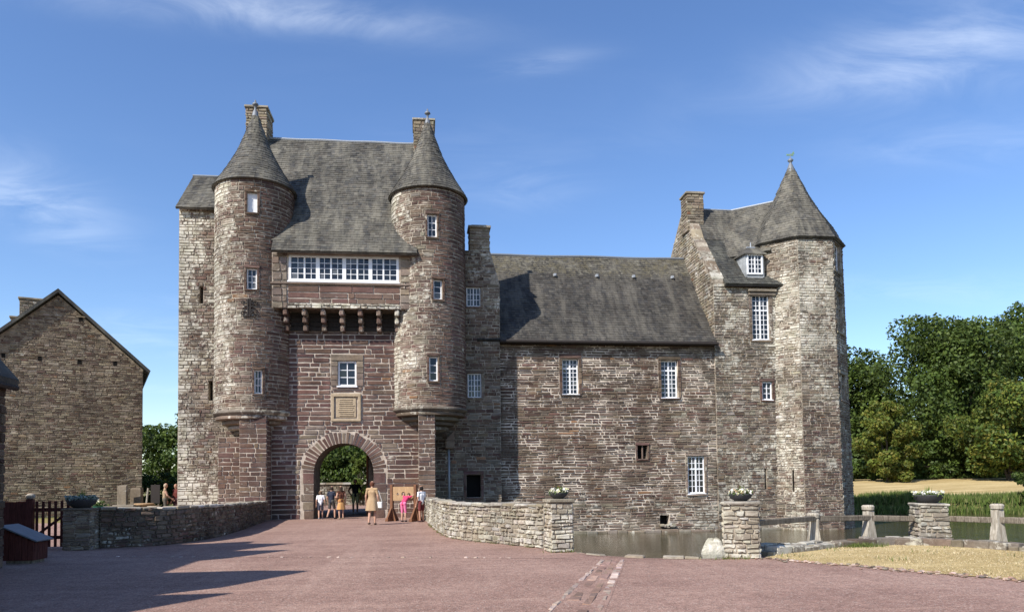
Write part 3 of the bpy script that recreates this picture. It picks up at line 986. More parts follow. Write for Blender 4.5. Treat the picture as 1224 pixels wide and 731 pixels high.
for sd in (-1, 1):
    z = 0.0
    while z < AZ - 0.02:
        h = rng.uniform(0.28, 0.45)
        if z + h > AZ - 0.2: h = AZ - z
        w = rng.uniform(0.42, 0.6)
        s0, s1 = (AX - AR - w, AX - AR + 0.005) if sd < 0 else (AX + AR - 0.005, AX + AR + w)
        g = stone_geo(gf, s0, s1, z + 0.012, z + h - 0.012, 0.016, rng, 0.01, 0.014, -0.25)
        GS.add(gw_low, g, pick(rng.choice(['purple', 'ashlar']), rng, 0.2, 0), 1.0)
        z += h
window(gh, gf, *win_hole, 2, 3, 0.14, 0.075, 0.03, mull=(1,), sill=0.10, fat=0.04)
# --- carved plaque
pq = MB()
for b in ((-4.27, -2.93, 5.60, 5.74), (-4.27, -2.93, 4.46, 4.58), (-4.27, -4.14, 4.58, 5.60), (-3.06, -2.93, 4.58, 5.60)):
    pq.box(b[0], b[1], GY - 0.09, GY + 0.02, b[2], b[3], ch=0.012)
pqo = pq.build('stone_plaque', MATS['cream_stone'], gh)
pq = MB(); pq.box(-4.06, -3.14, GY - 0.03, GY + 0.02, 4.64, 5.55, ch=0.02)
for k in range(9):
    z = 4.72 + k * 0.09
    pq.box(-3.98 + rng.uniform(0, 0.1), -3.22 - rng.uniform(0, 0.12), GY - 0.055, GY - 0.025, z, z + 0.04, ch=0.008, jit=0.006, rng=rng)
pq.build('carved_panel', MATS['cream_stone'], pqo)
# --- body masses behind the visible faces
mb = MB()
for b in ((-8.1, AX - AR - 0.03, 35.34, 37.4, -0.1, 4.3), (AX + AR + 0.03, 0.44, 35.34, 37.4, -0.1, 4.3), (-8.1, 0.44, 35.75, 44.5, 4.3, 12.0), (-9.3, -8.0, 36.9, 44.5, 4.3, 12.0), (-6.9, -0.3, 35.34, 35.74, 7.8, 11.9),
          (-9.3, -6.2, 37.4, 44.5, -0.1, 4.3), (-2.75, 0.44, 37.4, 44.5, -0.1, 4.3), (-6.9, -0.3, 35.74, 37.4, 3.50, 4.3)):
    mb.box(*b)
mb.build('core_wall', MATS['mortar_dark'], gh)
# --- pilasters under the turrets
def pilaster(x0, x1, z1, pal, y0=34.35):
    m2 = MB(); m2.box(x0 + 0.015, x1 - 0.015, y0 + 0.015, 36.9, -0.1, z1)
    p = m2.build('buttress', MATS['mortar_pale'], gh)
    masonry(GS, p, front(y0), x0, x1, 0, z1, rng, pal, (0.17, 0.26), (0.3, 0.75), (), 0.03, (0.0, 0.025), 0.22, 0.012, 0.02)
    masonry(GS, p, Flat((x1, y0, 0), (0, 1, 0), (1, 0, 0)), 0, 0.95, 0, z1, rng, pal, (0.17, 0.26), (0.3, 0.8), (), 0.03, (0.0, 0.02), 0.1, 0.012, 0.02, weight=0.3)
pilaster(-8.15, -6.96, 4.68, 'turret')
pilaster(-9.25, -8.17, 3.75, 'turret', 35.1)
pilaster(-0.30, 0.47, 4.82, 'turret')
# --- turrets
def turret(cx, R, z0, z1, wins, seed):
    r2 = random.Random(seed)
    sf = Cyl(cx, 35.9, R)
    holes = [(s - w / 2, s + w / 2, a, b) for s, w, a, b, st in wins]
    tu = backing('turret', gh, sf, -R * 2.4, R * 2.4, z0, z1, 'mortar_mid', holes, 0.42, 0.22)
    hh = []
    for h in holes:
        hh.append(surround(GS, tu, sf, *h, r2, 'turret', 0.16, 0.11, 0.10))
    def pal(s, z):
        return 'turret' if r2.random() < 0.74 + 0.3 * (s > 0.0) else 'grey'
    masonry(GS, tu, sf, -R * 1.75, R * 1.75, z0, z1, r2, pal, (0.15, 0.21), (0.34, 0.78), hh, 0.030, (0.0, 0.018),
            lambda s, z: max(0.04, 0.40 - 0.24 * s - 0.012 * abs(z - 9)), 0.010, 0.015)
    for s, w, a, b, st in wins:
        if st == 'board':
            m2 = MB(); M = local(sf, s, a, -0.2)
            m2.box(-w / 2, w / 2, -0.05, 0, 0, b - a, ch=0.01, M=M); m2.box(-0.012, 0.012, -0.065, -0.04, 0.02, b - a - 0.02, M=M)
            m2.build('shutter', MATS['white_paint'], gh)
        else:
            window(gh, sf, s - w / 2, s + w / 2, a, b, st[0], st[1], 0.2, 0.06, 0.026, sill=None)
    # projecting ring and stepped corbels
    prof0 = [(R + 0.02, z0 + 0.05), (R + 0.055, z0 + 0.02), (R + 0.065, z0 - 0.05), (R + 0.02, z0 - 0.10), (R - 0.05, z0 - 0.16)]
    m2 = MB(); m2.lathe(prof0, cx, 35.9, 40, (0.15, 0.125, 0.10, 0.45), -2.2, 2.2); m2.build('string_course', MATS['stone'], gh)
    z = z0 - 0.17
    for k in range(4):
        r = R - 0.08 - 0.27 * k; h = 0.20
        m2 = MB()
        m2.lathe([(r, z), (r + 0.02, z - 0.05), (r + 0.01, z - h + 0.06), (r - 0.10, z - h + 0.03), (r - 0.24, z - h + 0.005), (0.2, z - h)], cx, 35.9, 32, pick('grey', r2, 0.45, 0), -2.2, 2.2)
        m2.build('corbel_course', MATS['stone'], gh); z -= h + 0.012
    return tu
tl = turret(-7.82, 1.76, 4.85, 15.3, [(0.25, 0.44, 13.72, 14.62, 'board'), (0.24, 0.44, 10.26, 11.2, (2, 3)), (0.53, 0.34, 5.62, 6.68, (2, 3))], 21)
tr = turret(0.24, 1.74, 5.0, 15.2, [(0.17, 0.44, 12.82, 13.86, (2, 3)), (0.42, 0.42, 9.96, 10.86, (1, 3)), (0.18, 0.40, 6.2, 7.32, (1, 3))], 22)
def cone_roof(cx, z0, zt, seed):
    r2 = random.Random(seed)
    H = zt - z0
    cn = Cone(cx, 35.9, [(1.88, z0), (1.74, z0 + 0.065 * H), (1.30, z0 + 0.245 * H), (0.97, z0 + 0.40 * H), (0.72, z0 + 0.53 * H), (0.39, z0 + 0.76 * H), (0.09, zt)])
    rf = roof_slab('turret_roof', gh, cn, -pi, pi, 'slate', 0.08, 40, 8, True)
    slates(rf, cn, r2, -pi * 0.8, pi * 0.8, 0.0, cn.len * 0.93, 0.16, 0.17, 'slate', lambda k: 0.35 + 0.25 * k, True)
    m2 = MB()
    m2.lathe([(0.20, zt - 0.42), (0.11, zt), (0.05, zt + 0.10), (0.055, zt + 0.26), (0.09, zt + 0.29), (0.15, zt + 0.33), (0.12, zt + 0.40), (0.05, zt + 0.44), (0.03, zt + 0.56), (0.001, zt + 0.58)], cx, 35.9, 12)
    m2.build('finial', MATS['lead'], rf, True)
cone_roof(-7.82, 15.24, 19.12, 31)
cone_roof(0.24, 15.14, 19.06, 32)
# --- projecting chamber over the gate, on corbels
BY = 34.45
bf = front(BY)
long_win = (-6.04, -1.13, 10.74, 11.93)
bw = backing('chamber_wall', gh, bf, -6.77, -0.26, 9.5, 12.02, 'mortar_pale', [long_win], 0.5)
mb = MB()
mb.add([(-6.77, BY + 0.02, 9.52), (-0.26, BY + 0.02, 9.52), (-0.26, 35.4, 9.52), (-6.77, 35.4, 9.52)], [(0, 1, 2, 3)])
for x in (-6.77, -0.26):
    mb.add([(x, BY + 0.02, 9.52), (x, 36.0, 9.52), (x, 36.0, 12.02), (x, BY + 0.02, 12.02)], [(0, 1, 2, 3)])
mb.build('chamber_side', MATS['mortar_dark'], gh)
masonry(GS, bw, bf, -6.08, -1.09, 9.74, 10.56, rng, 'purple', (0.19, 0.27), (0.5, 1.5), (), 0.034, (0.0, 0.03), 0.08, 0.012, 0.02)
for x0, x1 in ((-6.77, -6.10), (-1.07, -0.26)):
    masonry(GS, bw, bf, x0, x1, 9.5, 12.0, rng, 'ashlar', (0.22, 0.42), (0.3, 0.55), (), 0.025, (0.03, 0.06), 0.25, 0.01, 0, weight=2)
masonry(GS, bw, bf, -6.08, -1.09, 9.5, 9.74, rng, 'pale', (0.11, 0.13), (0.2, 0.5), (), 0.02, (0.03, 0.09), 0.75, 0.02, 0.05)
mb = MB(); mb.box(-6.82, -0.2, BY - 0.09, BY + 0.02, 10.57, 10.66, (0.17, 0.13, 0.105, 0.2), ch=0.02); mb.build('string_course', MATS['stone'], gh)
window(gh, bf, *long_win, 16, 4, 0.08, 0.11, 0.026, mull=(2, 4, 6, 8, 10, 12, 14), sill=0.08, fat={2: 0.075, 4: 0.17, 6: 0.075, 8: 0.17, 10: 0.075, 12: 0.17, 14: 0.075})
for k in range(7):
    x = -6.20 + 0.83 * k
    m2 = MB()
    for i, (y0, za, zb) in enumerate(((BY + 0.03, 9.20, 9.49), (BY + 0.24, 8.89, 9.19), (BY + 0.48, 8.56, 8.88))):
        m2.box(x - 0.105, x + 0.105, y0, GY + 0.1, za, zb, pick('turret', rng, 0.45, 0), ch=0.04, jit=0.01, rng=rng)
    m2.build('corbel', MATS['stone'], gh)
for k in range(6):                # boards closing the gaps between the corbels, blackened for the deep shade there
    x = -6.20 + 0.83 * k
    for i in range(4):
        m2 = MB(); m2.box(x + 0.115, x + 0.715, GY - 0.06 + rng.uniform(-0.02, 0.02), GY, 8.63 + 0.215 * i, 8.63 + 0.215 * i + 0.20, ch=0.008); m2.build('board', MATS['wood_shade'], gh)
# --- main roof
gprof = [(34.0, 11.98), (34.45, 12.55), (35.0, 13.27), (35.5, 13.88), (40.0, 19.72)]
gslope = Slope(gprof)
lo = lambda t: -6.72 - max(0, min(1, (t - 0.7) / 1.6)) * 2.2
hi = lambda t: -0.30 + max(0, min(1, (t - 0.7) / 1.6)) * 0.7
rf = roof_slab('main_roof', gh, gslope, lo, hi, 'slate', 0.12, 4, 14)
slates(rf, gslope, random.Random(41), lo, hi, 0.0, gslope.len, 0.19, 0.2, 'slate', 0.25)
mb = MB(); mb.add([(-8.95, 40.02, 19.72), (0.45, 40.02, 19.72), (0.45, 45.3, 11.9), (-8.95, 45.3, 11.9)], [(0, 3, 2, 1)], (0.07, 0.065, 0.06, 0.2)); mb.build('rear_roof', MATS['slate'], gh)
mb = MB()
for x in (-8.95, 0.05):
    mb.add([(x, 35.6, 11.9), (x, 44.5, 11.9), (x, 44.4, 13.0), (x, 40.0, 19.6), (x, 35.8, 13.9), (x + 0.35, 35.6, 11.9), (x + 0.35, 44.5, 11.9), (x + 0.35, 44.4, 13.0), (x + 0.35, 40.0, 19.6), (x + 0.35, 35.8, 13.9)],
           [(0, 1, 2, 3, 4), (9, 8, 7, 6, 5), (0, 5, 6, 1), (1, 6, 7, 2), (2, 7, 8, 3), (3, 8, 9, 4), (4, 9, 5, 0)], (0.2, 0.17, 0.13, 0.3))
mb.build('gable_end', MATS['stone'], gh)
mb = MB(); mb.tube([(-8.6 + 0.55 * k, 40.0, 19.73 + 0.012 * sin(k * 1.3)) for k in range(17)], 0.075, 8); mb.build('ridge_cap', MATS['zinc'], gh)
chimney(GS, gh, -9.06, -8.0, 39.4, 40.9, 17.5, 21.05, rng, 'tan')
chimney(GS, gh, -0.47, 0.60, 39.4, 40.9, 17.5, 20.75, rng, 'tan')
# --- block left of the left turret
lf_ = front(36.6)
slits = [(-10.52, -10.34, 10.15, 10.98), (-10.08, -9.88, 5.56, 6.50)]
lb = backing('side_wall', gh, lf_, -11.45, -8.1, -0.2, 14.75, 'mortar_mid', slits, 0.5)
masonry(GS, lb, lf_, -11.45, -8.2, 0.2, 14.72, rng, lambda s, z: 'grey' if rng.random() < 0.7 else 'turret', (0.10, 0.19), (0.16, 0.5), slits, 0.022, (0.0, 0.035),
        lambda s, z: 0.42 + 0.50 * max(0, min(1, (-10.5 - s) / 0.9)) + 0.25 * max(0, min(1, (z - 11) / 3)) + 0.3 * max(0, min(1, (4 - z) / 3)), 0.014, 0.03)
mb = MB(); mb.box(-11.43, -8.2, 37.15, 41.6, -0.2, 14.7); mb.box(-11.44, -11.2, 36.63, 37.2, -0.2, 14.7); mb.build('side_core', MATS['mortar_mid'], gh)
sl2 = Slope([(36.28, 14.62), (36.7, 15.0), (39.0, 17.18)])
rf = roof_slab('side_roof', gh, sl2, -11.52, -8.6, 'slate', 0.1)
slates(rf, sl2, random.Random(43), -11.52, -8.6, 0, sl2.len, 0.18, 0.19, 'slate', 0.3)
mb = MB(); mb.add([(-11.52, 39.02, 17.18), (-8.6, 39.02, 17.18), (-8.6, 41.8, 14.5), (-11.52, 41.8, 14.5)], [(0, 3, 2, 1)], (0.07, 0.065, 0.06, 0.2))
mb.add([(-11.43, 36.7, 14.6), (-11.43, 39.0, 17.0), (-11.43, 41.5, 14.6)], [(0, 1, 2)], (0.2, 0.17, 0.13, 0.3)); mb.build('side_rear_roof', MATS['slate'], gh)
mb = MB(); mb.tube([(-11.54, 39.0, 17.2), (-8.6, 39.0, 17.2)], 0.07, 8); mb.build('ridge_cap', MATS['lead'], gh)
# --- iron monogram on the left turret
sfm = Cyl(-7.82, 35.9, 1.76)
def on_t(pts, rad, mbb):
    mbb.tube([sfm.P(0.14 + a * 0.92, 9.42 + b * 0.88, 0.045) for a, b in pts], rad * 1.3, 6)
mb = MB()
for sd in (-1, 1):
    on_t([(sd * 0.035 + sd * 0.02 * sin(t * 3), -0.46 + 0.92 * t) for t in [k / 10 for k in range(11)]], 0.026, mb)
    for cyv, sg in ((0.28, 1), (-0.30, -1)):
        on_t([(sd * (0.25 + (0.19 - 0.012 * k) * cos(k * 0.55 + 2.2)), cyv + sg * (0.15 - 0.010 * k) * sin(k * 0.55 + 2.2)) for k in range(13)], 0.020, mb)
    on_t([(sd * 0.04, 0.0), (sd * 0.15, 0.06), (sd * 0.25, -0.02), (sd * 0.31, -0.12)], 0.024, mb)
on_t([(-0.3, -0.46), (0.0, -0.43), (0.3, -0.46)], 0.020, mb)
mb.build('iron_monogram', MATS['iron'], gh)
# pale pipe put in for a sunlit strip of wall, stone bracket above
mb = MB(); mb.tube([(1.15, 36.55, 0.1), (1.15, 36.55, 3.2)], 0.055, 10); dp = mb.build('sunlit_strip', MATS['zinc'], gh, True)
mb = MB(); mb.box(0.98, 1.42, 36.3, 36.9, 3.22, 3.62, (0.26, 0.2, 0.15, 0.2), ch=0.05); mb.add([(0.98, 36.3, 3.62), (1.42, 36.3, 3.62), (1.42, 36.3, 4.1), (0.98, 36.95, 3.62), (1.42, 36.95, 3.62), (1.42, 36.95, 4.1)], [(0, 1, 2), (5, 4, 3), (0, 2, 5, 3), (1, 4, 5, 2)], (0.24, 0.18, 0.14, 0.2))
mb.build('stone_bracket', MATS['stone'], gh)
# open oak leaf of the gate inside the passage
mb = MB()
for k in range(5):
    mb.box(-2.86, -2.79, 37.45 + k * 0.27, 37.45 + k * 0.27 + 0.262, 0.03, 3.4, ch=0.006)
mb.build('gate_leaf', MATS['wood_brown'], gh)
GS.finish(gh)

# ================================================================== RESIDENTIAL WING
rng = random.Random(12)
wg = thing('residential_wing', 'long brown schist wing with slate roof rising from the moat beside the gatehouse', 'castle wing', (9.3, 37.3, WATER_Z))
WS = Stones()
wf = front(37.3)
wh = [(6.93, 7.76, 5.96, 7.78), (12.07, 12.96, 5.79, 7.73), (13.38, 14.27, 0.88, 2.78), (10.75, 11.26, 2.67, 3.35), (11.85, 12.35, -0.78, -0.2)]
ww = backing('wall', wg, wf, 3.6, 14.95, -1.6, 8.72, 'mortar_wing', wh, 0.45)
hh = [surround(WS, ww, wf, *wh[0], rng, 'brown', 0.24, 0.16, 0.10, 0.05), surround(WS, ww, wf, *wh[1], rng, 'brown', 0.22, 0.15, 0.10, 0.05),
      surround(WS, ww, wf, *wh[2], rng, 'ashlar', 0.14, 0.12, 0.12, 0.3), surround(WS, ww, wf, *wh[3], rng, 'purple', 0.14, 0.1, 0.1, 0.05), wh[4]]
masonry(WS, ww, wf, 3.7, 14.93, -1.5, 8.70, rng, lambda s, z: 'grey' if rng.random() < max(0.06, (s - 11.5) * 0.2, (0.9 - z) * 0.4) else 'brown', (0.085, 0.175), (0.22, 0.85), hh, 0.040, (-0.004, 0.024),
        lambda s, z: 0.06 + 0.10 * max(0, s - 12.5) + 0.3 * max(0, min(1, (1.6 - z) / 2)), 0.018, 0.03, wob=0.014)
for k in (0, 1):
    window(wg, wf, *wh[k], 4, 8, 0.27, 0.065, 0.028, mull=(2,), trans=(6,), sill=0.05, fat=0.075)
window(wg, wf, *wh[2], 4, 6, 0.16, 0.06, 0.03, mull=(2,), trans=(4,), sill=0.05, fat=0.08)
mb = MB(); mb.box(10.98, 11.05, 37.34, 37.42, 2.67, 3.35, (0.2, 0.14, 0.11, 0.1), ch=0.01); mb.build('mullion', MATS['stone'], wg)
mb = MB()                      # silt and stones at the drain mouth
for k in range(9):
    x = 11.75 + rng.uniform(0, 0.7); z = -0.85 + rng.uniform(0, 0.15)
    mb.box(x, x + rng.uniform(0.1, 0.25), 37.05, 37.3, z, z + rng.uniform(0.06, 0.16), pick('pale', rng, 0.4, 0), ch=0.02, jit=0.01, rng=rng)
mb.build('drain_rubble', MATS['stone'], wg)
mb = MB(); mb.box(3.74, 14.9, 37.78, 45.4, -1.6, 8.6); mb.box(14.3, 14.9, 37.78, 45, 8.6, 8.7); mb.build('core_wall', MATS['mortar_dark'], wg)
mb = MB()
x = 3.8
while x < 18.0:
    w = rng.uniform(0.5, 1.2)
    mb.box(x, x + w - 0.01, 36.98 + rng.uniform(-0.04, 0.04), 37.3, -1.5, -0.93 + rng.uniform(-0.03, 0.03), pick('grey', rng, 0.3, 0), ch=0.03, jit=0.012, rng=rng)
    x += w
mb.build('footing', MATS['stone'], wg)
wprof = [(36.93, 8.62), (37.45, 9.20), (38.3, 10.22), (39.8, 12.08), (41.5, 14.25)]
ws_ = Slope(wprof)
wr_lo, wr_hi = 2.6, 14.92
rf = roof_slab('roof', wg, ws_, wr_lo, wr_hi, 'slate_wing', 0.12, 6, 14)
slates(rf, ws_, random.Random(51), wr_lo, wr_hi, 0, ws_.len, 0.19, 0.2, 'slate_wing', lambda k: 0.10 + 0.85 * max(0, min(1, (k - 0.66) / 0.14)))
mb = MB(); mb.add([(wr_lo, 41.52, 14.25), (wr_hi, 41.52, 14.25), (wr_hi, 46.2, 8.5), (wr_lo, 46.2, 8.5)], [(0, 3, 2, 1)], (0.07, 0.065, 0.06, 0.2)); mb.build('rear_roof', MATS['slate'], wg)
mb = MB(); mb.tube([(wr_lo + (wr_hi - wr_lo) * k / 16, 41.5, 14.27 + 0.02 * sin(k * 0.9)) for k in range(17)], 0.08, 8); mb.build('ridge_cap', MATS['lead'], wg)
mb = MB(); mb.tube([(3.75, 36.88, 8.56), (14.98, 36.86, 8.52)], 0.085, 8); mb.box(3.75, 14.9, 36.98, 37.28, 8.46, 8.6); mb.build('gutter', MATS['iron'], wg)
for x in (7.15, 9.5, 11.58, 13.8):
    k = ws_.len * 0.745
    m2 = MB(); p = ws_.P(x, k, 0.0)
    m2.box(p[0] - 0.09, p[0] + 0.09, p[1] - 0.14, p[1] + 0.1, p[2] - 0.02, p[2] + 0.16, ch=0.03)
    m2.tube([(p[0], p[1] - 0.14, p[2] + 0.07), (p[0], p[1] - 0.22, p[2] + 0.0)], 0.03, 6)
    m2.build('roof_vent', MATS['zinc'], wg)
# --- narrow gable with chimney between turret and wing
rfz = front(37.0)
def rz(s):
    return 11.5 + (3.74 - s) * 3.5 if s > 3.28 else 13.11
dk = [(2.12, 2.80, 5.76, 6.95), (2.10, 2.80, 10.3, 11.25), (2.02, 2.72, 0.85, 1.95)]
rg = backing('chimney_gable', wg, rfz, 0.45, 3.74, -1.6, 11.5, 'mortar_mid', dk, 0.35)
mb = MB()
mb.add([(0.45, 37.015, 11.5), (3.74, 37.015, 11.5), (3.30, 37.015, 13.1), (1.2, 37.015, 13.1), (0.45, 38.2, 11.5), (3.74, 38.2, 11.5), (3.30, 38.2, 13.1), (1.2, 38.2, 13.1)],
       [(0, 1, 2, 3), (1, 5, 6, 2), (2, 6, 7, 3), (4, 0, 3, 7), (5, 4, 7, 6)])
mb.box(0.5, 3.73, 37.4, 41, -1.6, 11.49)
mb.build('gable_core', MATS['mortar_mid'], wg)
hh = [surround(WS, rg, rfz, *dk[k], rng, 'ashlar', 0.16, 0.13, 0.1, 0.1) for k in (0, 1)] + [surround(WS, rg, rfz, *dk[2], rng, 'purple', 0.2, 0.15, 0.1, 0)]
masonry(WS, rg, rfz, 0.5, 3.74, -1.5, 13.1, rng, lambda s, z: 'grey' if rng.random() < 0.45 else 'brown', (0.11, 0.2), (0.2, 0.6), hh, 0.026, (0.0, 0.03), lambda s, z: 0.15 + 0.35 * (z > 10), 0.014, 0.03, zmax=rz)
masonry(WS, rg, Flat((3.74, 37.0, 0), (0, 1, 0), (1, 0, 0)), 0, 1.2, 8.5, 11.5, rng, 'grey', (0.12, 0.2), (0.25, 0.5), lichen=0.3, weight=0.2)
window(wg, rfz, *dk[0], 4, 4, 0.14, 0.05, 0.028, mull=(2,), fat=0.055)
window(wg, rfz, *dk[1], 4, 3, 0.14, 0.05, 0.028, mull=(2,), fat=0.055)
chimney(WS, wg, 2.28, 3.28, 37.02, 37.95, 13.0, 14.25, rng, 'tan')
WS.finish(wg)

# ================================================================== CORNER PAVILION WITH OCTAGONAL TOWER
rng = random.Random(13)
pv = thing('corner_pavilion', 'pale lichened stone pavilion with octagonal tower, pointed slate roof and tall gable chimney', 'castle pavilion', (18.4, 37.2, WATER_Z))
PS = Stones()
pf = front(37.22)
ph = [(17.0, 17.93, 8.82, 11.18), (17.45, 17.98, 5.68, 6.62), (17.45, 17.56, 1.05, 2.1)]
pw = backing('wall', pv, pf, 14.92, 18.3, -1.6, 11.75, 'mortar_mid', ph, 0.45)
hh = [surround(PS, pw, pf, *ph[0], rng, 'ashlar', 0.24, 0.16, 0.14, 0.3), surround(PS, pw, pf, *ph[1], rng, 'purple', 0.16, 0.14, 0.1, 0.05), ph[2]]
masonry(PS, pw, pf, 14.92, 18.28, -1.5, 11.73, rng, lambda s, z: 'brown' if rng.random() < 0.45 and z < 7.5 else 'grey', (0.10, 0.19), (0.18, 0.55), hh, 0.024, (0.0, 0.035),
        lambda s, z: 0.46 + 0.05 * max(0, z - 6), 0.014, 0.03)
window(pv, pf, *ph[0], 4, 9, 0.16, 0.06, 0.028, mull=(2,), trans=(6,), sill=0.05, fat=0.07)
window(pv, pf, *ph[1], 2, 3, 0.14, 0.06, 0.03, mull=(1,), sill=0.05, fat=0.04)
mb = MB(); mb.box(16.75, 18.3, 37.02, 37.24, 11.3, 11.45, (0.2, 0.17, 0.13, 0.3), ch=0.03); mb.box(16.8, 18.28, 37.1, 37.24, 11.12, 11.29, (0.17, 0.14, 0.11, 0.3), ch=0.03); mb.build('cornice', MATS['stone'], pv)
# --- west gable
def gz(s):      # s = -Y
    y = -s
    pr = [(37.0, 11.72), (39.9, 15.0), (41.0, 16.9), (42.0, 16.9), (47.5, 11.6)]
    for (a, b), (c, d) in zip(pr[:-1], pr[1:]):
        if y <= c:
            return b + (d - b) * (y - a) / (c - a)
    return 10
gx = 14.92
gsf = Flat((gx, 0, 0), (0, -1, 0), (-1, 0, 0))
mb = MB()
ys = [37.24, 38.5, 39.9, 41.0, 42.0, 44.0, 47.0]
a = [(gx + 0.015, y, gz(-y) - 0.03) for y in ys]; b = [(gx + 0.56, y, gz(-y) - 0.03) for y in ys]
bt = [(gx + 0.015, 47.0, 6.0), (gx + 0.015, 37.24, 6.0), (gx + 0.56, 47.0, 6.0), (gx + 0.56, 37.24, 6.0)]
vs = a + b + bt; n = len(ys)
mb.add(vs, [list(range(n)) + [2 * n, 2 * n + 1], [2 * n + 3, 2 * n + 2] + list(range(2 * n - 1, n - 1, -1))] + [(i, n + i, n + i + 1, i + 1) for i in range(n - 1)] + [(0, 2 * n + 1, 2 * n + 3, n)])
gb = mb.build('gable_wall', MATS['mortar_mid'], pv)
def wing_top(s):
    y = -s
    return 8.6 + (y - 36.9) * 1.2 if y < 41.5 else 14.2 - (y - 41.5) * 1.2
masonry(PS, gb, gsf, -46.5, -37.24, 8.6, 17.0, rng, lambda s, z: 'tan' if rng.random() < 0.5 else 'pale', (0.11, 0.2), (0.2, 0.5), (), 0.024, (0.0, 0.03), 0.35, 0.013, 0.02, zmax=gz, zmin=lambda s: wing_top(s) - 0.4, weight=0.4)
for i in range(2):
    pa, pb = ys[0] if i == 0 else 39.9, 39.9 if i == 0 else 40.4
    y = pa
    while y < pb - 0.1:
        L = min(rng.uniform(0.18, 0.36), pb - y)
        m2 = MB(); jj = rng.uniform(-0.04, 0.05); z0, z1 = gz(-y) + jj, gz(-(y + L)) + jj
        x0, x1 = gx - 0.04, gx + 0.58
        m2.add([(x0, y, z0 - 0.05), (x1, y, z0 - 0.05), (x1, y + L - 0.02, z1 - 0.05), (x0, y + L - 0.02, z1 - 0.05), (x0, y, z0 + 0.04), (x1, y, z0 + 0.04), (x1, y + L - 0.02, z1 + 0.04), (x0, y + L - 0.02, z1 + 0.04)],
               [(3, 2, 1, 0), (4, 5, 6, 7), (0, 1, 5, 4), (1, 2, 6, 5), (2, 3, 7, 6), (3, 0, 4, 7)], pick(rng.choice(['tan', 'grey']), rng, 0.42, 0))
        m2.build('coping_stone', MATS['stone'], gb)
        y += L
chimney(PS, pv, 14.80, 15.78, 40.5, 41.5, 15.6, 17.72, rng, 'tan')
# --- roofs
p1 = Slope([(36.88, 11.66), (37.3, 12.05), (39.9, 14.92)])
p2 = Slope([(39.86, 14.90), (41.2, 17.08)])
rf = roof_slab('lower_roof', pv, p1, 15.46, 18.9, 'slate_dark', 0.1)
slates(rf, p1, random.Random(61), 15.46, 18.9, 0, p1.len, 0.18, 0.19, 'slate_dark', 0.1)
rf = roof_slab('upper_roof', pv, p2, 15.46, 19.5, 'slate', 0.1)
slates(rf, p2, random.Random(62), 15.46, 19.5, 0, p2.len, 0.18, 0.19, 'slate', 0.4)
_d = Vector((20.0 - 17.75, 39.4 - 41.3)).normalized()
p3 = Slope([(-2.9, 13.55), (0.0, 17.10)], (_d.x, _d.y), (17.75, 41.3))
rf = roof_slab('cross_roof', pv, p3, -0.6, 2.9, 'slate', 0.1)
slates(rf, p3, random.Random(63), -0.6, 2.9, 0, p3.len, 0.18, 0.19, 'slate', 0.45)
mb = MB(); mb.tube([p3.P(-0.2, p3.len, 0.03), p3.P(2.6, p3.len, 0.03)], 0.06, 8); mb.tube([(15.9, 41.2, 17.1), (17.7, 41.25, 17.1)], 0.06, 8); mb.build('ridge_cap', MATS['zinc'], pv)
mb = MB(); mb.add([(15.46, 41.22, 17.08), (17.75, 41.3, 17.08), (20.0, 39.4, 17.08), (22.0, 42.0, 13.5), (19.5, 46.5, 11.6), (15.46, 46.5, 11.6)], [(0, 5, 4, 1), (1, 4, 3, 2)], (0.07, 0.065, 0.06, 0.2)); mb.build('rear_roof', MATS['slate'], pv)
mb = MB(); mb.box(15.5, 18.2, 37.7, 46.4, -1.6, 11.6); mb.build('core_wall', MATS['mortar_dark'], pv)
mb = MB(); mb.box(15.5, 18.4, 36.95, 37.2, 11.55, 11.66); mb.build('gutter', MATS['iron'], pv)
# --- dormer
ds = front(37.3)
mb = MB(); mb.box(16.72, 16.80, 37.3, 38.6, 12.12, 13.36); mb.box(17.67, 17.75, 37.3, 38.6, 12.12, 13.36); mb.box(16.80, 17.67, 37.32, 38.6, 12.10, 12.26); mb.box(16.8, 17.67, 37.5, 38.6, 12.26, 13.3, mi=1)
dm = mb.build('dormer', [MATS['slate_dark'], MATS['dark']], pv)
window(pv, ds, 16.80, 17.67, 12.26, 13.34, 4, 4, 0.02, 0.09, 0.03, mull=(2,), fat=0.06)
mb = MB()
e = [(16.62, 37.15, 13.36), (17.85, 37.15, 13.36), (17.85, 39.2, 13.5), (16.62, 39.2, 13.5)]; rr = [(17.05, 37.75, 13.80), (17.45, 37.75, 13.80), (17.45, 39.6, 14.2), (17.05, 39.6, 14.2)]
mb.add(e + rr + [(p[0], p[1], p[2] - 0.06) for p in e], [(0, 1, 5, 4), (1, 2, 6, 5), (3, 0, 4, 7), (4, 5, 6, 7), (0, 8, 9, 1), (1, 9, 10, 2), (3, 11, 8, 0), (8, 11, 10, 9)], (0.08, 0.075, 0.065, 0.4))
mb.build('dormer_roof', MATS['slate'], dm)
mb = MB(); mb.box(17.0, 17.5, 37.7, 37.84, 13.78, 13.86, ch=0.02); mb.tube([(17.25, 37.76, 13.84), (17.25, 37.76, 14.12)], [0.05, 0.02], 8); mb.build('dormer_ridge', MATS['zinc'], dm)
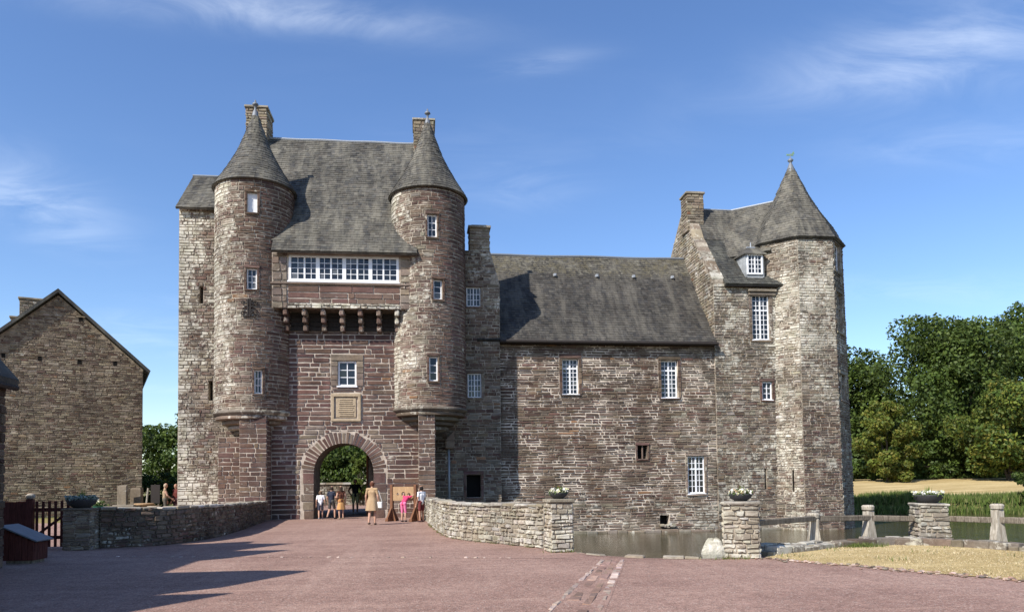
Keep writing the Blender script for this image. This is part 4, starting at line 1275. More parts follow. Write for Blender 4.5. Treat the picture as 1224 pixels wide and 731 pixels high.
# --- octagonal tower
class Batter(Flat):
    """a tower face that widens slightly towards its foot"""
    def __init__(s, O, U, N, w, ap):
        Flat.__init__(s, O, U, N); s.w, s.ap = w, ap
    def P(s, a, z, d=0.0):
        k = 0.085 * max(0.0, 1 - (z + 1.5) / 15.0)
        p = s.O + s.U * (s.w / 2 + (a - s.w / 2) * (1 + k)) + s.N * (d + s.ap * k)
        return (p.x, p.y, p.z + z)
oc = Vector((20.1, 38.7)); ap = 2.31; sd_ = 2 * ap * tan(pi / 8)
for k, (ang, vis) in enumerate(((-45, 1), (0, 1), (45, 1), (90, 0), (135, 0), (180, 0), (225, 0), (270, 0))):
    a = radians(ang)
    N = Vector((sin(a), -cos(a), 0)); U = Vector((cos(a), sin(a), 0))
    O = Vector((oc.x, oc.y, 0)) + N * ap - U * sd_ / 2
    sf = Batter(O, U, N, sd_, ap)
    hl = []
    if ang == 45:
        hl = [(0.30, 1.30, 12.4, 13.85), (0.30, 1.30, 9.2, 11.25), (0.40, 1.25, 5.65, 6.95)]
    if ang == -45:
        hl = [(1.36, 1.44, 0.9, 2.0)]
    ow = backing('tower_wall', pv, sf, 0, sd_, -1.6, 14.25, 'mortar_mid', hl, 0.4)
    if not vis:
        continue
    hh = [surround(PS, ow, sf, *h, rng, 'pale', 0.2, 0.16, 0.12, 0.2) if ang == 45 else h for h in hl]
    lich = {-45: 0.58, 0: 0.58, 45: 0.3}[ang]
    masonry(PS, ow, sf, 0.0, sd_, -1.5, 14.22, rng, lambda s, z: ('brown' if rng.random() < 0.75 else 'purple') if (z < 5.5 and ang == 0 and rng.random() < 0.8) else ('pale' if rng.random() < 0.10 else ('grey' if rng.random() < 0.7 else 'brown')), (0.09, 0.18), (0.16, 0.5), hh, 0.024, (0.0, 0.035),
            lambda s, z: lich + (0.25 if 8 < z < 12.5 else 0) - (0.25 if z < 5 and ang == 0 else 0), 0.014, 0.02)
    if ang == 45:
        window(pv, sf, *hl[0], 2, 4, 0.2, 0.06, 0.03, mull=(1,), fat=0.05)
        mb = MB()
        for h in hl[1:]:
            M = local(sf, (h[0] + h[1]) / 2, h[2], -0.16)
            mb.box(-0.05, 0.05, -0.1, 0, 0, h[3] - h[2], (0.27, 0.23, 0.18, 0.3), ch=0.015, M=M); mb.box(-0.46, 0.46, -0.09, 0, (h[3] - h[2]) * 0.6, (h[3] - h[2]) * 0.6 + 0.1, (0.27, 0.23, 0.18, 0.3), ch=0.015, M=M)
        mb.build('mullion', MATS['stone'], pv)
cn = Cone(oc.x, oc.y, [(2.68, 14.02), (2.48, 14.28), (2.10, 15.05), (1.55, 15.85), (0.97, 16.85), (0.47, 17.95), (0.09, 18.80)], 8)
rf = roof_slab('tower_roof', pv, cn, -pi + pi / 8, pi + pi / 8, 'slate', 0.1, 32, 10, True)
slates(rf, cn, random.Random(64), -pi * 0.75, pi * 0.75, 0, cn.len * 0.95, 0.17, 0.18, 'slate', lambda k: 0.3 + 0.3 * k, True)
mb = MB(); mb.lathe([(2.54, 14.0), (2.57, 13.93), (2.4, 13.85)], oc.x, oc.y, 8, (0.12, 0.1, 0.08, 0.2), pi / 8, 2 * pi + pi / 8); mb.build('eaves_board', MATS['slate_dark'], rf)
mb = MB()
mb.lathe([(0.28, 18.35), (0.11, 18.8), (0.06, 18.9), (0.10, 18.96), (0.16, 19.03), (0.13, 19.10), (0.06, 19.13), (0.02, 19.2), (0.018, 19.45), (0.001, 19.46)], oc.x, oc.y, 12); mb.build('finial', MATS['lead'], rf, True)
mb = MB(); mb.box(oc.x - 0.22, oc.x + 0.18, oc.y - 0.012, oc.y + 0.012, 19.30, 19.40, ch=0.004)
mb.add([(oc.x + 0.05, oc.y - 0.012, 19.4), (oc.x + 0.24, oc.y - 0.012, 19.40), (oc.x + 0.20, oc.y - 0.012, 19.58), (oc.x + 0.05, oc.y + 0.012, 19.4), (oc.x + 0.24, oc.y + 0.012, 19.40), (oc.x + 0.20, oc.y + 0.012, 19.58)], [(0, 1, 2), (5, 4, 3), (0, 2, 5, 3), (1, 4, 5, 2), (0, 3, 4, 1)])
mb.build('weathercock', MATS['verdigris'], rf)
PS.finish(pv)

# ================================================================== GABLED STONE HOUSE BEYOND THE LEFT WALL
rng = random.Random(14)
hs = thing('gabled_house', 'plain rubble stone house with a windowless gable and dark slate verge', 'house', (-20, 44, 0))
HS = Stones()
HM = Matrix.Translation((-16.0, 45.0, 0)) @ Matrix.Rotation(radians(22), 4, 'Z')     # x along the gable, y back into the house
HW, HR, HE = 8.4, 12.2, 8.3                                                         # gable width, ridge and eave heights
hf = Flat((-16.0, 45.0, 0), (cos(radians(22)), sin(radians(22)), 0), (sin(radians(22)), -cos(radians(22)), 0))
hk = (HR - HE) / (HW / 2)
def hz_(s):
    return HR - 0.1 - abs(s + HW / 2) * hk
put = [(-6.75, -6.58, 8.5, 8.72), (-5.1, -4.93, 8.42, 8.66), (-3.25, -3.05, 8.36, 8.6), (-1.5, -1.32, 8.38, 8.62), (-3.2, -3.02, 10.75, 10.95)]
hw_ = backing('gable_wall', hs, hf, -HW, 0, -0.1, HE - 0.05, 'mortar_tan')
mb = MB(); mb.add([hf.P(-HW, HE - 0.05, -0.015), hf.P(0, HE - 0.05, -0.015), hf.P(-HW / 2, HR - 0.1, -0.015)], [(0, 1, 2)])
mb.box(-HW + 0.02, -0.02, 0.03, 16, -0.1, HE - 0.1, M=HM)
for p in put:
    mb.box(p[0], p[1], -0.006, 0.02, p[2], p[3], mi=1, M=HM)  # near-black plates in place of the shade inside the holes
mb.build('core_wall', [MATS['mortar_tan'], MATS['dark']], hs)
masonry(HS, hw_, hf, -HW, 0, 0.0, HR - 0.1, rng, lambda s, z: 'tan' if rng.random() < 0.7 else 'brown', (0.06, 0.14), (0.14, 0.48), put, 0.026, (-0.004, 0.022), 0.14, 0.016, 0.03, zmax=hz_, wob=0.012)
for p in put:
    block(HS, hw_, hf, p[0] - 0.15, p[1] + 0.15, p[3] + 0.01, p[3] + 0.12, rng, 'tan', 0.04, 0.1, 0.1)
for sgn in (1, -1):
    mb = MB(); c = (0.07, 0.066, 0.06, 0.1)
    ex = -HW / 2 + sgn * (HW / 2 + 0.28); ez = HR + 0.02 - (HW / 2 + 0.28) * hk
    n_ = Vector((sgn * hk, 1)).normalized() * 0.15
    q = [(-HW / 2, HR), (ex, ez), (ex + n_.x, ez + n_.y), (-HW / 2, HR + 0.21)]
    vs = [(x, -0.28, z) for x, z in q] + [(x, 16.3, z) for x, z in q]
    mb.add([tuple(HM @ Vector(p)) for p in vs], [(0, 1, 2, 3), (7, 6, 5, 4), (1, 5, 6, 2), (3, 2, 6, 7), (0, 4, 5, 1)], c)
    mb.build('roof', MATS['slate_dark'], hs)
def stack(x0, x1, y0, y1, z0, z1):
    m2 = MB(); m2.box(x0, x1, y0, y1, z0, z1, M=HM); chn = m2.build('chimney', MATS['mortar_tan'], hs)
    for (lx, ly), w, an in (((x0, y0), x1 - x0, 0), ((x1, y0), y1 - y0, pi / 2)):
        o = HM @ Vector((lx, ly, 0)); aa = radians(22) + an
        masonry(HS, chn, Flat(o, (cos(aa), sin(aa), 0), (sin(aa), -cos(aa), 0)), 0, w, z0, z1, rng, 'tan', (0.1, 0.18), (0.2, 0.5), lichen=0.3, proud=(0.02, 0.05))
    m2 = MB(); m2.box(x0 - 0.08, x1 + 0.08, y0 - 0.08, y1 + 0.08, z1, z1 + 0.12, (0.25, 0.21, 0.15, 0.3), ch=0.02, M=HM); m2.build('chimney_cap', MATS['stone'], chn)
stack(-6.6, -5.4, 7.5, 8.5, 8.5, 13.3)
stack(-7.15, -6.62, 8.7, 9.3, 8.0, 12.3)
HS.finish(hs)

# ================================================================== FARM RANGE AT THE LEFT EDGE (casts the long shadow)
rng = random.Random(15)
fr = thing('farm_range', 'long low stone farm range at the forecourt side with slate roof and gabled dormers', 'building', (-11.6, 5, 0))
FS = Stones()
ff = Flat((-8.45, 0, 0), (0, 1, 0), (1, 0, 0))
fw = backing('wall', fr, ff, -8, 16.3, -0.1, 3.95, 'mortar_dark')
masonry(FS, fw, ff, 4.0, 16.3, 0, 3.9, rng, 'brown', (0.12, 0.22), (0.25, 0.6), lichen=0.15)
mb = MB(); mb.box(-14.7, -8.48, -8, 16.28, -0.1, 3.9)
mb.add([(-14.7, 16.28, 3.9), (-8.48, 16.28, 3.9), (-11.6, 16.28, 7.55), (-14.7, -8, 3.9), (-8.48, -8, 3.9), (-11.6, -8, 7.55)], [(1, 0, 2), (3, 4, 5)])
mb.build('core_wall', MATS['mortar_dark'], fr)
mb = MB(); mb.box(-24, -12.8, 10.0, 17.0, -0.1, 6.2)      # taller cross wing, out of view, added to shade the gate and pier
mb.add([(-12.8, 10, 6.2), (-12.8, 17, 6.2), (-12.8, 13.5, 10.1), (-24, 10, 6.2), (-24, 17, 6.2), (-24, 13.5, 10.1)], [(0, 1, 2), (5, 4, 3)])
mb.build('shade_wing', MATS['mortar_dark'], fr)
mb = MB(); mb.add([(-12.6, 9.7, 6.0), (-24.2, 9.7, 6.0), (-24.2, 13.5, 10.25), (-12.6, 13.5, 10.25), (-24.2, 17.3, 6.0), (-12.6, 17.3, 6.0)], [(0, 3, 2, 1), (3, 5, 4, 2)], (0.07, 0.066, 0.06, 0.1)); mb.build('cross_roof', MATS['slate_dark'], fr)  # roof of the added unseen wing, there to cast the same shade
for sgn in (1, -1):
    mb = MB(); ex = -11.6 + sgn * 3.33
    mb.add([(-11.6, -8.2, 7.72), (ex, -8.2, 3.80), (ex, 16.45, 3.80), (-11.6, 16.45, 7.72), (-11.6, -8.2, 7.56), (ex - sgn * 0.02, -8.2, 3.65), (ex - sgn * 0.02, 16.45, 3.65), (-11.6, 16.45, 7.56)],
           [(0, 1, 2, 3), (7, 6, 5, 4), (1, 5, 6, 2), (3, 2, 6, 7), (0, 4, 5, 1)], (0.07, 0.066, 0.06, 0.1))
    mb.build('roof', MATS['slate_dark'], fr)
mb = MB(); mb.tube([(-8.27, -8, 3.62), (-8.27, 16.35, 3.62)], 0.06, 8); mb.build('gutter', MATS['iron'], fr)
for y, pk, w in ((14.6, 5.95, 0.95), (9.0, 7.25, 1.15), (6.9, 6.45, 0.8), (0.5, 6.2, 1.0)):
    m2 = MB(); z1 = pk - 1.0
    m2.add([(-8.5, y - w, 3.9), (-8.5, y + w, 3.9), (-8.5, y + w, z1 - 0.2), (-8.5, y, pk), (-8.5, y - w, z1 - 0.2), (-11.2, y - w, 3.9), (-11.2, y + w, 3.9), (-11.2, y + w, z1 - 0.2), (-11.2, y, pk), (-11.2, y - w, z1 - 0.2)],
           [(0, 1, 2, 3, 4), (9, 8, 7, 6, 5), (1, 6, 7, 2), (0, 4, 9, 5), (2, 7, 8, 3), (4, 3, 8, 9)], (0.15, 0.12, 0.1, 0.1))
    m2.build('dormer', MATS['stone'], fr)
FS.finish(fr, 120)

# ================================================================== LOW WALLS, PIERS, KERB, FENCE
def low_wall(name, label, pts, seed, height, pal, lichen, thick=0.45, mort='mortar_mid', side_in=True):
    r2 = random.Random(seed)
    pa = Path(smooth_path(pts, 5))
    t = thing(name, label, 'wall', (pts[len(pts) // 2][0], pts[len(pts) // 2][1], 0))
    mb = MB(); n = 40
    rows = [(-0.015, -0.1), (-0.015, None), (-thick, None), (-thick, -0.9)]
    vs = []
    for k in range(n + 1):
        s = pa.len * k / n
        for d, z in rows:
            vs.append(pa.P(s, height(s / pa.len) if z is None else z, d))
    fs = []
    for k in range(n):
        for j in range(3):
            fs.append((k * 4 + j, (k + 1) * 4 + j, (k + 1) * 4 + j + 1, k * 4 + j + 1))
    fs += [(0, 1, 2, 3), (n * 4 + 3, n * 4 + 2, n * 4 + 1, n * 4)]
    mb.add(vs, fs)
    core = mb.build('rubble_core', MATS[mort], t)
    st = Stones()
    masonry(st, core, pa, 0, pa.len, 0.0, 1.2, r2, pal, (0.07, 0.15), (0.10, 0.36), (), 0.02, (0.0, 0.045), lichen, 0.014, 0.0, zmax=lambda s: height(s / pa.len) + 0.02)
    st.finish(t, 290)
    s = 0.0
    while s < pa.len - 0.05:
        L = min(r2.uniform(0.3, 0.7), pa.len - s)
        a, b = Vector(pa.P(s, 0, -thick / 2)), Vector(pa.P(s + L, 0, -thick / 2)); d = b - a
        if d.length > 0.05:
            h = height((s + L / 2) / pa.len)
            M = Matrix.Translation((a + b) / 2) @ Matrix.Rotation(atan2(d.y, d.x), 4, 'Z')
            m2 = MB(); m2.box(-d.length / 2 + 0.008, d.length / 2 - 0.008, -thick / 2 - 0.03 - r2.uniform(0, 0.03), thick / 2 + 0.02, h - 0.02, h + 0.055 + r2.uniform(-0.012, 0.018), pick('pale', r2, 0.45, 0), ch=0.02, M=M, jit=0.012, rng=r2)
            m2.build('coping_stone', MATS['stone'], t)
        s += L
    return t
low_wall('parapet_wall', 'shaded low rubble wall along the causeway with sunlit coping, beside the gabled house', [(-8.40, 20.72), (-7.6, 21.0), (-6.85, 21.7), (-6.40, 24.0), (-6.42, 27.0), (-6.72, 31.0), (-6.96, 34.45)], 71, lambda k: 1.0 - 0.18 * k, 'brown', 0.28, 0.45, 'mortar_dark')
low_wall('parapet_wall', 'sunlit pale rubble wall curving from the gate buttress to a square pier by the moat', [(-0.10, 34.4), (0.12, 30.0), (0.38, 25.5), (0.62, 22.4), (1.12, 20.7), (1.95, 19.3), (2.78, 17.75)], 72, lambda k: 0.88 + 0.12 * k, 'pale', 0.55)

def pier(label, cx, cy, w, h, rot, seed, pal='pale', lichen=0.5, flare=0.0, cap=0.0, wd=None):
    r2 = random.Random(seed)
    t = thing('stone_pier', label, 'pier', (cx, cy, 0))
    st = Stones(); hw = w / 2
    class PS_:
        def __init__(s, a):
            s.N = Vector((sin(a), -cos(a), 0)); s.U = Vector((cos(a), sin(a), 0))
        def P(s, q, z, d=0.0):
            k = 1 + flare * max(0, 1 - z / h) ** 1.6
            p = Vector((cx, cy, 0)) + s.N * (hw * k + d) + s.U * (q * k)
            return (p.x, p.y, z)
    m2 = MB()
    zs = [-0.15 + (h + 0.13) * k / 6 for k in range(7)]
    for k in range(4):
        ps = PS_(rot + k * pi / 2)
        for i in range(6):
            m2.add([ps.P(-hw, zs[i], -0.02), ps.P(hw, zs[i], -0.02), ps.P(hw, zs[i + 1], -0.02), ps.P(-hw, zs[i + 1], -0.02)], [(0, 1, 2, 3)])
    ps = PS_(rot); m2.add([ps.P(-hw, h - 0.02, -0.02), ps.P(hw, h - 0.02, -0.02), ps.P(hw, h - 0.02, -w + 0.02), ps.P(-hw, h - 0.02, -w + 0.02)], [(0, 1, 2, 3)])
    core = m2.build('rubble_core', MATS['mortar_mid'], t)
    for k in range(4):
        masonry(st, core, PS_(rot + k * pi / 2), -hw, hw, 0.0, h - (cap or 0.0), r2, pal, (0.07, 0.13), (0.14, 0.34), (), 0.016, (0.0, 0.03), lichen, 0.012, 0)
    st.finish(t, 290)
    M = Matrix.Translation((cx, cy, 0)) @ Matrix.Rotation(rot, 4, 'Z')
    m2 = MB(); o = 0.04
    m2.box(-hw - o, hw + o, -hw - o, hw + o, h - max(cap, 0.06), h, pick(pal, r2, lichen, 0), ch=0.018, M=M, jit=0.01, rng=r2)
    m2.build('cap_stone', MATS['stone'], t)
    return t
pier('shaded square rubble pier between the red picket gate and the shaded parapet', -8.76, 20.55, 0.66, 1.06, 0.0, 81, 'grey', 0.25)
pier('slim square pier with flat cap slab ending the sunlit curved wall', 3.02, 17.0, 0.52, 1.20, 0.12, 82, 'pale', 0.4, 0, 0.09)
pier('stout square pale rubble pier at the corner of the dry grass', 6.46, 14.92, 0.70, 1.14, -0.42, 83, 'pale', 0.6)
pier('rubble pier with flaring stepped base standing in the timber fence', 12.35, 17.35, 0.64, 0.94, -0.25, 84, 'pale', 0.65, 0.17)

KERB = smooth_path([(6.9, 14.95), (8.16, 15.72), (9.29, 16.36), (10.25, 16.62), (11.1, 16.62), (11.72, 16.2), (12.2, 15.35), (12.6, 14.35), (13.3, 13.2), (14.8, 11.8), (17, 10.6)], 4)
kb = sheet('kerb', [(6.6, 15.25), (7.0, 15.45), (8.0, 16.35), (9.0, 17.2), (10.8, 17.85), (12.5, 17.7), (13.7, 16.35), (14.7, 14.65), (17, 12.15)] + KERB[::-1], 0.012, 'bank')
stone_row(kb, KERB, random.Random(85), 0.30, (0.2, 0.75), -0.05, 0.18, 'grey', 0.6, 0.02, 'kerb_stone')
stone_row(kb, [(p[0] - 0.05, p[1] + 0.32) for p in KERB], random.Random(87), 0.28, (0.2, 0.6), -0.05, 0.20, 'grey', 0.6, 0.03, 'kerb_stone')

rng = random.Random(86)
fc = thing('timber_fence', 'weathered timber post and rail fence along the moat between stone piers', 'fence', (11, 18, 0))
posts = [((9.12, 16.95), 0.78), ((10.85, 17.5), 0.92), ((13.25, 16.2), 0.95)]
for (x, y), h in posts:
    m2 = MB(); lean = rng.uniform(-0.02, 0.02)
    M = Matrix.Translation((x, y, 0)) @ Matrix.Rotation(rng.uniform(-0.4, 0.4), 4, 'Z') @ Matrix.Rotation(lean, 4, 'Y')
    m2.box(-0.105, 0.105, -0.10, 0.10, 0.0, h - 0.14, ch=0.02, M=M, jit=0.012, rng=rng)
    m2.add([tuple(M @ Vector(p)) for p in [(-0.16, -0.1, 0), (0.17, -0.1, 0), (0.10, -0.101, 0.42), (-0.10, -0.101, 0.42), (-0.16, 0.1, 0), (0.17, 0.1, 0), (0.10, 0.1, 0.42), (-0.10, 0.1, 0.42)]], [(0, 1, 2, 3), (7, 6, 5, 4), (1, 5, 6, 2), (0, 3, 7, 4)])
    po = m2.build('post', MATS['wood_grey'], fc)
    m2 = MB(); m2.lathe([(0.09, h - 0.14), (0.14, h - 0.12), (0.15, h - 0.04), (0.12, h - 0.005), (0.001, h)], x, y, 12); m2.build('post_cap', MATS['wood_grey'], po)
rp_ = [(6.72, 15.15, 0.66), (9.12, 16.88, 0.64), (10.85, 17.44, 0.60), (12.05, 17.42, 0.56), (12.6, 17.15, 0.57), (13.25, 16.14, 0.57), (14.5, 14.6, 0.56), (17, 12.3, 0.56)]
for k, (a, b) in enumerate(zip(rp_[:-1], rp_[1:])):
    if k == 3:
        continue
    a, b = Vector(a), Vector(b); d = b - a
    M = Matrix.Translation((a + b) / 2) @ Matrix.Rotation(atan2(d.y, d.x), 4, 'Z') @ Matrix.Rotation(-math.asin(d.z / d.length), 4, 'Y')
    m2 = MB(); L = d.length / 2; m2.box(-L, L, -0.045, 0.045, -0.065, 0.065, ch=0.015, M=M, jit=0.010, rng=rng); m2.build('rail', MATS['wood_dark'], fc)

# pale boulder leaning on the bank
def lump(mb, c, r, seed, col, nu=14, nv=9):
    r2 = random.Random(seed); ph = [r2.uniform(0, 6) for _ in range(6)]
    vs = []; fs = []
    for j in range(nv + 1):
        b = -pi / 2 + pi * j / nv
        for i in range(nu):
            a = 2 * pi * i / nu
            k = 1 + 0.10 * sin(2 * a + ph[0]) * cos(b) + 0.08 * sin(3 * a + 2 * b + ph[1]) + 0.06 * sin(5 * b + ph[2]) + r2.uniform(-0.03, 0.03)
            vs.append((c[0] + r[0] * k * cos(a) * cos(b), c[1] + r[1] * k * sin(a) * cos(b), c[2] + r[2] * k * sin(b)))
    for j in range(nv):
        for i in range(nu):
            fs.append((j * nu + i, j * nu + (i + 1) % nu, (j + 1) * nu + (i + 1) % nu, (j + 1) * nu + i))
    mb.add(vs, fs, col)
mb = MB(); lump(mb, (5.86, 14.88, 0.08), (0.24, 0.2, 0.30), 3, (0.33, 0.32, 0.26, 0.5), 22, 14); 
tag(mb.build('boulder', MATS['stone'], None), 'pale rounded boulder leaning beside the stout pier at the water edge', 'boulder')

# ================================================================== PLANTING HELPERS
def leaf_quads(C, size, g, asp=0.55, droop=0.0, out=None, spread=1.0):
    """kite shaped leaves at centres C; out biases the leaf normals outwards"""
    n = len(C)
    nrm = g.normal(size=(n, 3)) * spread
    if out is not None:
        nrm = nrm + out
    nrm[:, 2] += 0.35
    nrm /= np.linalg.norm(nrm, axis=1)[:, None] + 1e-9
    a = g.normal(size=(n, 3)); a[:, 2] -= droop
    u = a - nrm * (a * nrm).sum(1)[:, None]; u /= np.linalg.norm(u, axis=1)[:, None] + 1e-9
    w = np.cross(nrm, u)
    L = (size * g.uniform(0.6, 1.35, n))[:, None]
    V = np.stack([C - u * L * 0.5, C + w * L * asp * 0.5, C + u * L * 0.5, C - w * L * asp * 0.5], 1)
    return V
def tint(cols, n, g, lo=0.7, hi=1.3):
    c = np.array(cols)[g.integers(0, len(cols), n)] * g.uniform(lo, hi, n)[:, None]
    return np.concatenate([c, np.zeros((n, 1))], 1)
def tree(name, label, x, y, z0, h, rx, ry, cb, seed, cols, n_leaf, leaf=0.42, clumps=70, trunk=0.35, group=None, cat='tree', ragged=0.25):
    g = np.random.default_rng(seed); r2 = random.Random(seed)
    t = thing(name, label, cat, (x, y, z0), group)
    rz = (h - cb) / 2; cz = z0 + cb + rz
    d = g.normal(size=(clumps, 3)); d /= np.linalg.norm(d, axis=1)[:, None]
    rad = g.uniform(0.45, 0.92, clumps) + g.normal(size=clumps) * ragged * 0.25
    cc = d * rad[:, None] * np.array([rx, ry, rz]) + np.array([x, y, cz])
    csize = g.uniform(0.45, 1.15, clumps) * 0.33 * min(rx, rz)
    far_ = g.random(clumps) < 0.16; csize[far_] *= 0.55; cc[far_] = np.array([x, y, cz]) + (cc[far_] - np.array([x, y, cz])) / rad[far_][:, None] * g.uniform(0.86, 0.98, far_.sum())[:, None]
    ctint = g.uniform(0.72, 1.28, clumps)
    wgt = csize ** 2; wgt = wgt / wgt.sum()
    ci = g.choice(clumps, n_leaf, p=wgt)
    off = g.normal(size=(n_leaf, 3)); ln = np.linalg.norm(off, axis=1)[:, None]
    off = off / ln * (g.uniform(0.25, 1.0, n_leaf) ** 0.5)[:, None]
    off[:, 2] *= 0.72
    P_ = cc[ci] + off * csize[ci][:, None]
    keep = P_[:, 2] > z0 + cb * 0.5
    P_, ci, off = P_[keep], ci[keep], off[keep]
    V = leaf_quads(P_, leaf, g, 0.6, 0.3, off * 1.1)
    C = tint(cols, len(P_), g, 0.75, 1.25); C[:, :3] *= ctint[ci][:, None]
    quads_mesh('crown', V, C, MATS['leaf'], t)
    mb = MB()
    top = z0 + cb + rz * 1.1
    mb.tube([(x, y, z0 - 0.2), (x + 0.05, y, z0 + 0.3), (x + r2.uniform(-0.2, 0.2), y, z0 + cb), (x + r2.uniform(-0.4, 0.4), y, top)], [trunk * 1.35, trunk, trunk * 0.75, trunk * 0.25], 10)
    for k in range(8):
        q = cc[r2.randrange(clumps)]; s0 = z0 + cb * 0.7 + (top - z0 - cb) * r2.uniform(0, 0.5)
        m_ = (x + (q[0] - x) * 0.45, y + (q[1] - y) * 0.45, s0 + (q[2] - s0) * 0.6)
        mb.tube([(x, y, s0), m_, tuple(q)], [trunk * 0.4, trunk * 0.25, trunk * 0.08], 6)
    mb.build('trunk', MATS['bark'], t)
    return t
DARK = [(0.055, 0.088, 0.016), (0.070, 0.106, 0.020), (0.046, 0.076, 0.014), (0.086, 0.122, 0.022)]
MID = [(0.056, 0.096, 0.018), (0.072, 0.112, 0.020), (0.048, 0.084, 0.016)]
GOLD = [(0.135, 0.158, 0.024), (0.108, 0.140, 0.022), (0.165, 0.155, 0.028), (0.092, 0.125, 0.02)]
gz_ = ground_z
GRT = 'trees beyond the dry field'
def ztree(name, label, x, y, *a, **k):
    return tree(name, label, x, y, gz_(x, y), *a, **k)
ztree('oak_tree', 'broad dark green oak, tallest crown behind the dry field', 57.4, 76, 19.5, 7.4, 6.0, 0.3, 101, DARK, 40000, 0.40, 140, 0.5, GRT)
ztree('oak_tree', 'dark oak crown directly beside the octagonal tower, partly behind the broad oak', 53.2, 88, 16.8, 7.2, 5, 0.3, 102, DARK, 30000, 0.44, 110, 0.4, GRT)
ztree('maple_tree', 'low yellowing bushy tree at the foot of the broad oak', 45.6, 70, 8.4, 3.0, 2.8, -0.8, 103, GOLD, 14000, 0.30, 70, 0.22, GRT)
ztree('chestnut_tree', 'yellow green spreading tree right of the broad oak with drooping boughs', 55.3, 66, 10.6, 4.9, 4.5, -0.3, 104, GOLD + MID, 22000, 0.34, 90, 0.35, GRT)
ztree('oak_tree', 'tall mid green tree rising behind the yellow green spreading tree', 73.2, 82, 21.3, 6.8, 6, 1.0, 105, MID + DARK, 28000, 0.42, 110, 0.5, GRT)
ztree('oak_tree', 'dark tree filling the gap between the broad oak and the tall mid green tree', 72.0, 92, 19.5, 6.5, 5, 0.3, 106, DARK, 22000, 0.46, 95, 0.4, GRT)
ztree('thicket', 'green thicket of low bushes along the far edge of the dry field', 57, 74, 4.2, 18, 1.5, -1.6, 109, DARK + MID, 26000, 0.34, 240, 0.12, GRT)
ztree('thicket', 'dark thicket under the oaks at the back of the dry field', 60, 86, 8.0, 24, 3, -2.0, 107, DARK, 36000, 0.45, 320, 0.2, GRT)
tree('shrub', 'dense dark green shrub on the moat bank among the reeds', 41.6, 47.4, 0.0, 2.1, 1.35, 1.2, -0.2, 108, DARK, 6000, 0.16, 45, 0.08, None, 'shrub')
GRL = 'trees behind the gabled house'
tree('oak_tree', 'dark tree between the gabled house and the gatehouse block', -25.0, 78, 0, 9.0, 4.0, 4, 0.6, 111, DARK, 9000, 0.34, 60, 0.3, GRL)
tree('oak_tree', 'dark leafy tree beside the gatehouse block, lower than its neighbour', -20.5, 74, 0, 7.4, 3.6, 3.5, 0.4, 112, DARK + MID, 8000, 0.32, 55, 0.28, GRL)
tree('hedge', 'low green garden hedge behind the gabled house corner', -22, 62, 0, 2.7, 9, 1.2, -0.6, 114, MID + DARK, 16000, 0.2, 150, 0.08, None, 'hedge')
tree('shrub', 'green garden shrub under the trees beside the gatehouse block', -16.6, 55, 0, 2.6, 2.2, 1.5, -0.1, 113, MID, 4500, 0.18, 40, 0.08, None, 'shrub')
GRA = 'trees seen through the gateway'
tree('oak_tree', 'dark tree filling the upper half of the gateway view', -8.6, 78, 0, 12.0, 5.5, 4, 1.0, 121, DARK, 11000, 0.36, 70, 0.35, GRA)
tree('oak_tree', 'mid green tree seen through the gateway beside the dark one', -3.0, 80, 0, 10.0, 4.5, 4, 0.8, 122, MID, 9000, 0.34, 60, 0.3, GRA)
tree('oak_tree', 'dark tree at the far edge of the gateway view', -15.0, 80, 0, 11.0, 4.5, 4, 0.8, 124, DARK, 8000, 0.36, 60, 0.3, GRA)
tree('hedge', 'tall dark hedge behind the garden wall, seen through the gateway', -6, 68, 0, 6.0, 12, 1.6, -1.0, 125, DARK + MID, 26000, 0.3, 220, 0.1, None, 'hedge')
tree('shrub', 'sunlit bright green shrub standing at the garden wall, seen through the gateway', -4.55, 56.0, 0, 4.2, 1.1, 1.0, 0.0, 123, [(0.10, 0.14, 0.022), (0.085, 0.12, 0.02)], 6000, 0.16, 50, 0.08, None, 'shrub')

# --- dry field beyond the moat
mb = MB(); fx = [18 + 3 * k for k in range(36)]; fv = [4.5, 7, 10, 14, 19, 25, 31, 37, 44]
mb.v = [(x, far_bank(x) + v, ground_z(x, far_bank(x) + v) + 0.05) for v in fv for x in fx]; mb.c = [(0.4, 0.3, 0.15, 0)] * len(mb.v)
for j in range(len(fv) - 1):
    for i in range(len(fx) - 1):
        n = len(fx); mb.f.append((j * n + i, j * n + i + 1, (j + 1) * n + i + 1, (j + 1) * n + i)); mb.mi.append(0)
structure(mb.build('field', MATS['field'], None, True))
# --- reeds on the far bank
g = np.random.default_rng(7)
def blades(name, label, X, Y, Z, hgt, wid, cols, lean, cat, lo=0.7, hi=1.3):
    n = len(X); a = g.uniform(0, 2 * pi, n); L = g.normal(0, lean, (n, 2))
    w = wid * g.uniform(0.6, 1.4, n)
    B0 = np.stack([X - np.cos(a) * w, Y - np.sin(a) * w, Z], 1); B1 = np.stack([X + np.cos(a) * w, Y + np.sin(a) * w, Z], 1)
    T = np.stack([X + L[:, 0] * hgt, Y + L[:, 1] * hgt, Z + hgt], 1)
    o = quads_mesh(name, np.stack([B0, B1, T], 1), tint(cols, n, g, lo, hi), MATS['grass'], None, None, 3)
    o['kind'] = 'stuff'; o['label'] = label; o['category'] = cat
    return o
n = 42000
X = g.uniform(19, 64, n); v = g.uniform(-0.25, 5.2, n) ; fbk = np.array([far_bank(x) for x in X])
Y = fbk + v
Z = np.array([ground_z(x, y) for x, y in zip(X, Y)])
Z = np.maximum(Z, WATER_Z) - 0.03
patch = 0.75 + 0.35 * np.sin(X * 0.9 + 1) * np.sin(X * 0.37 + Y * 0.5) + g.uniform(-0.2, 0.25, n)
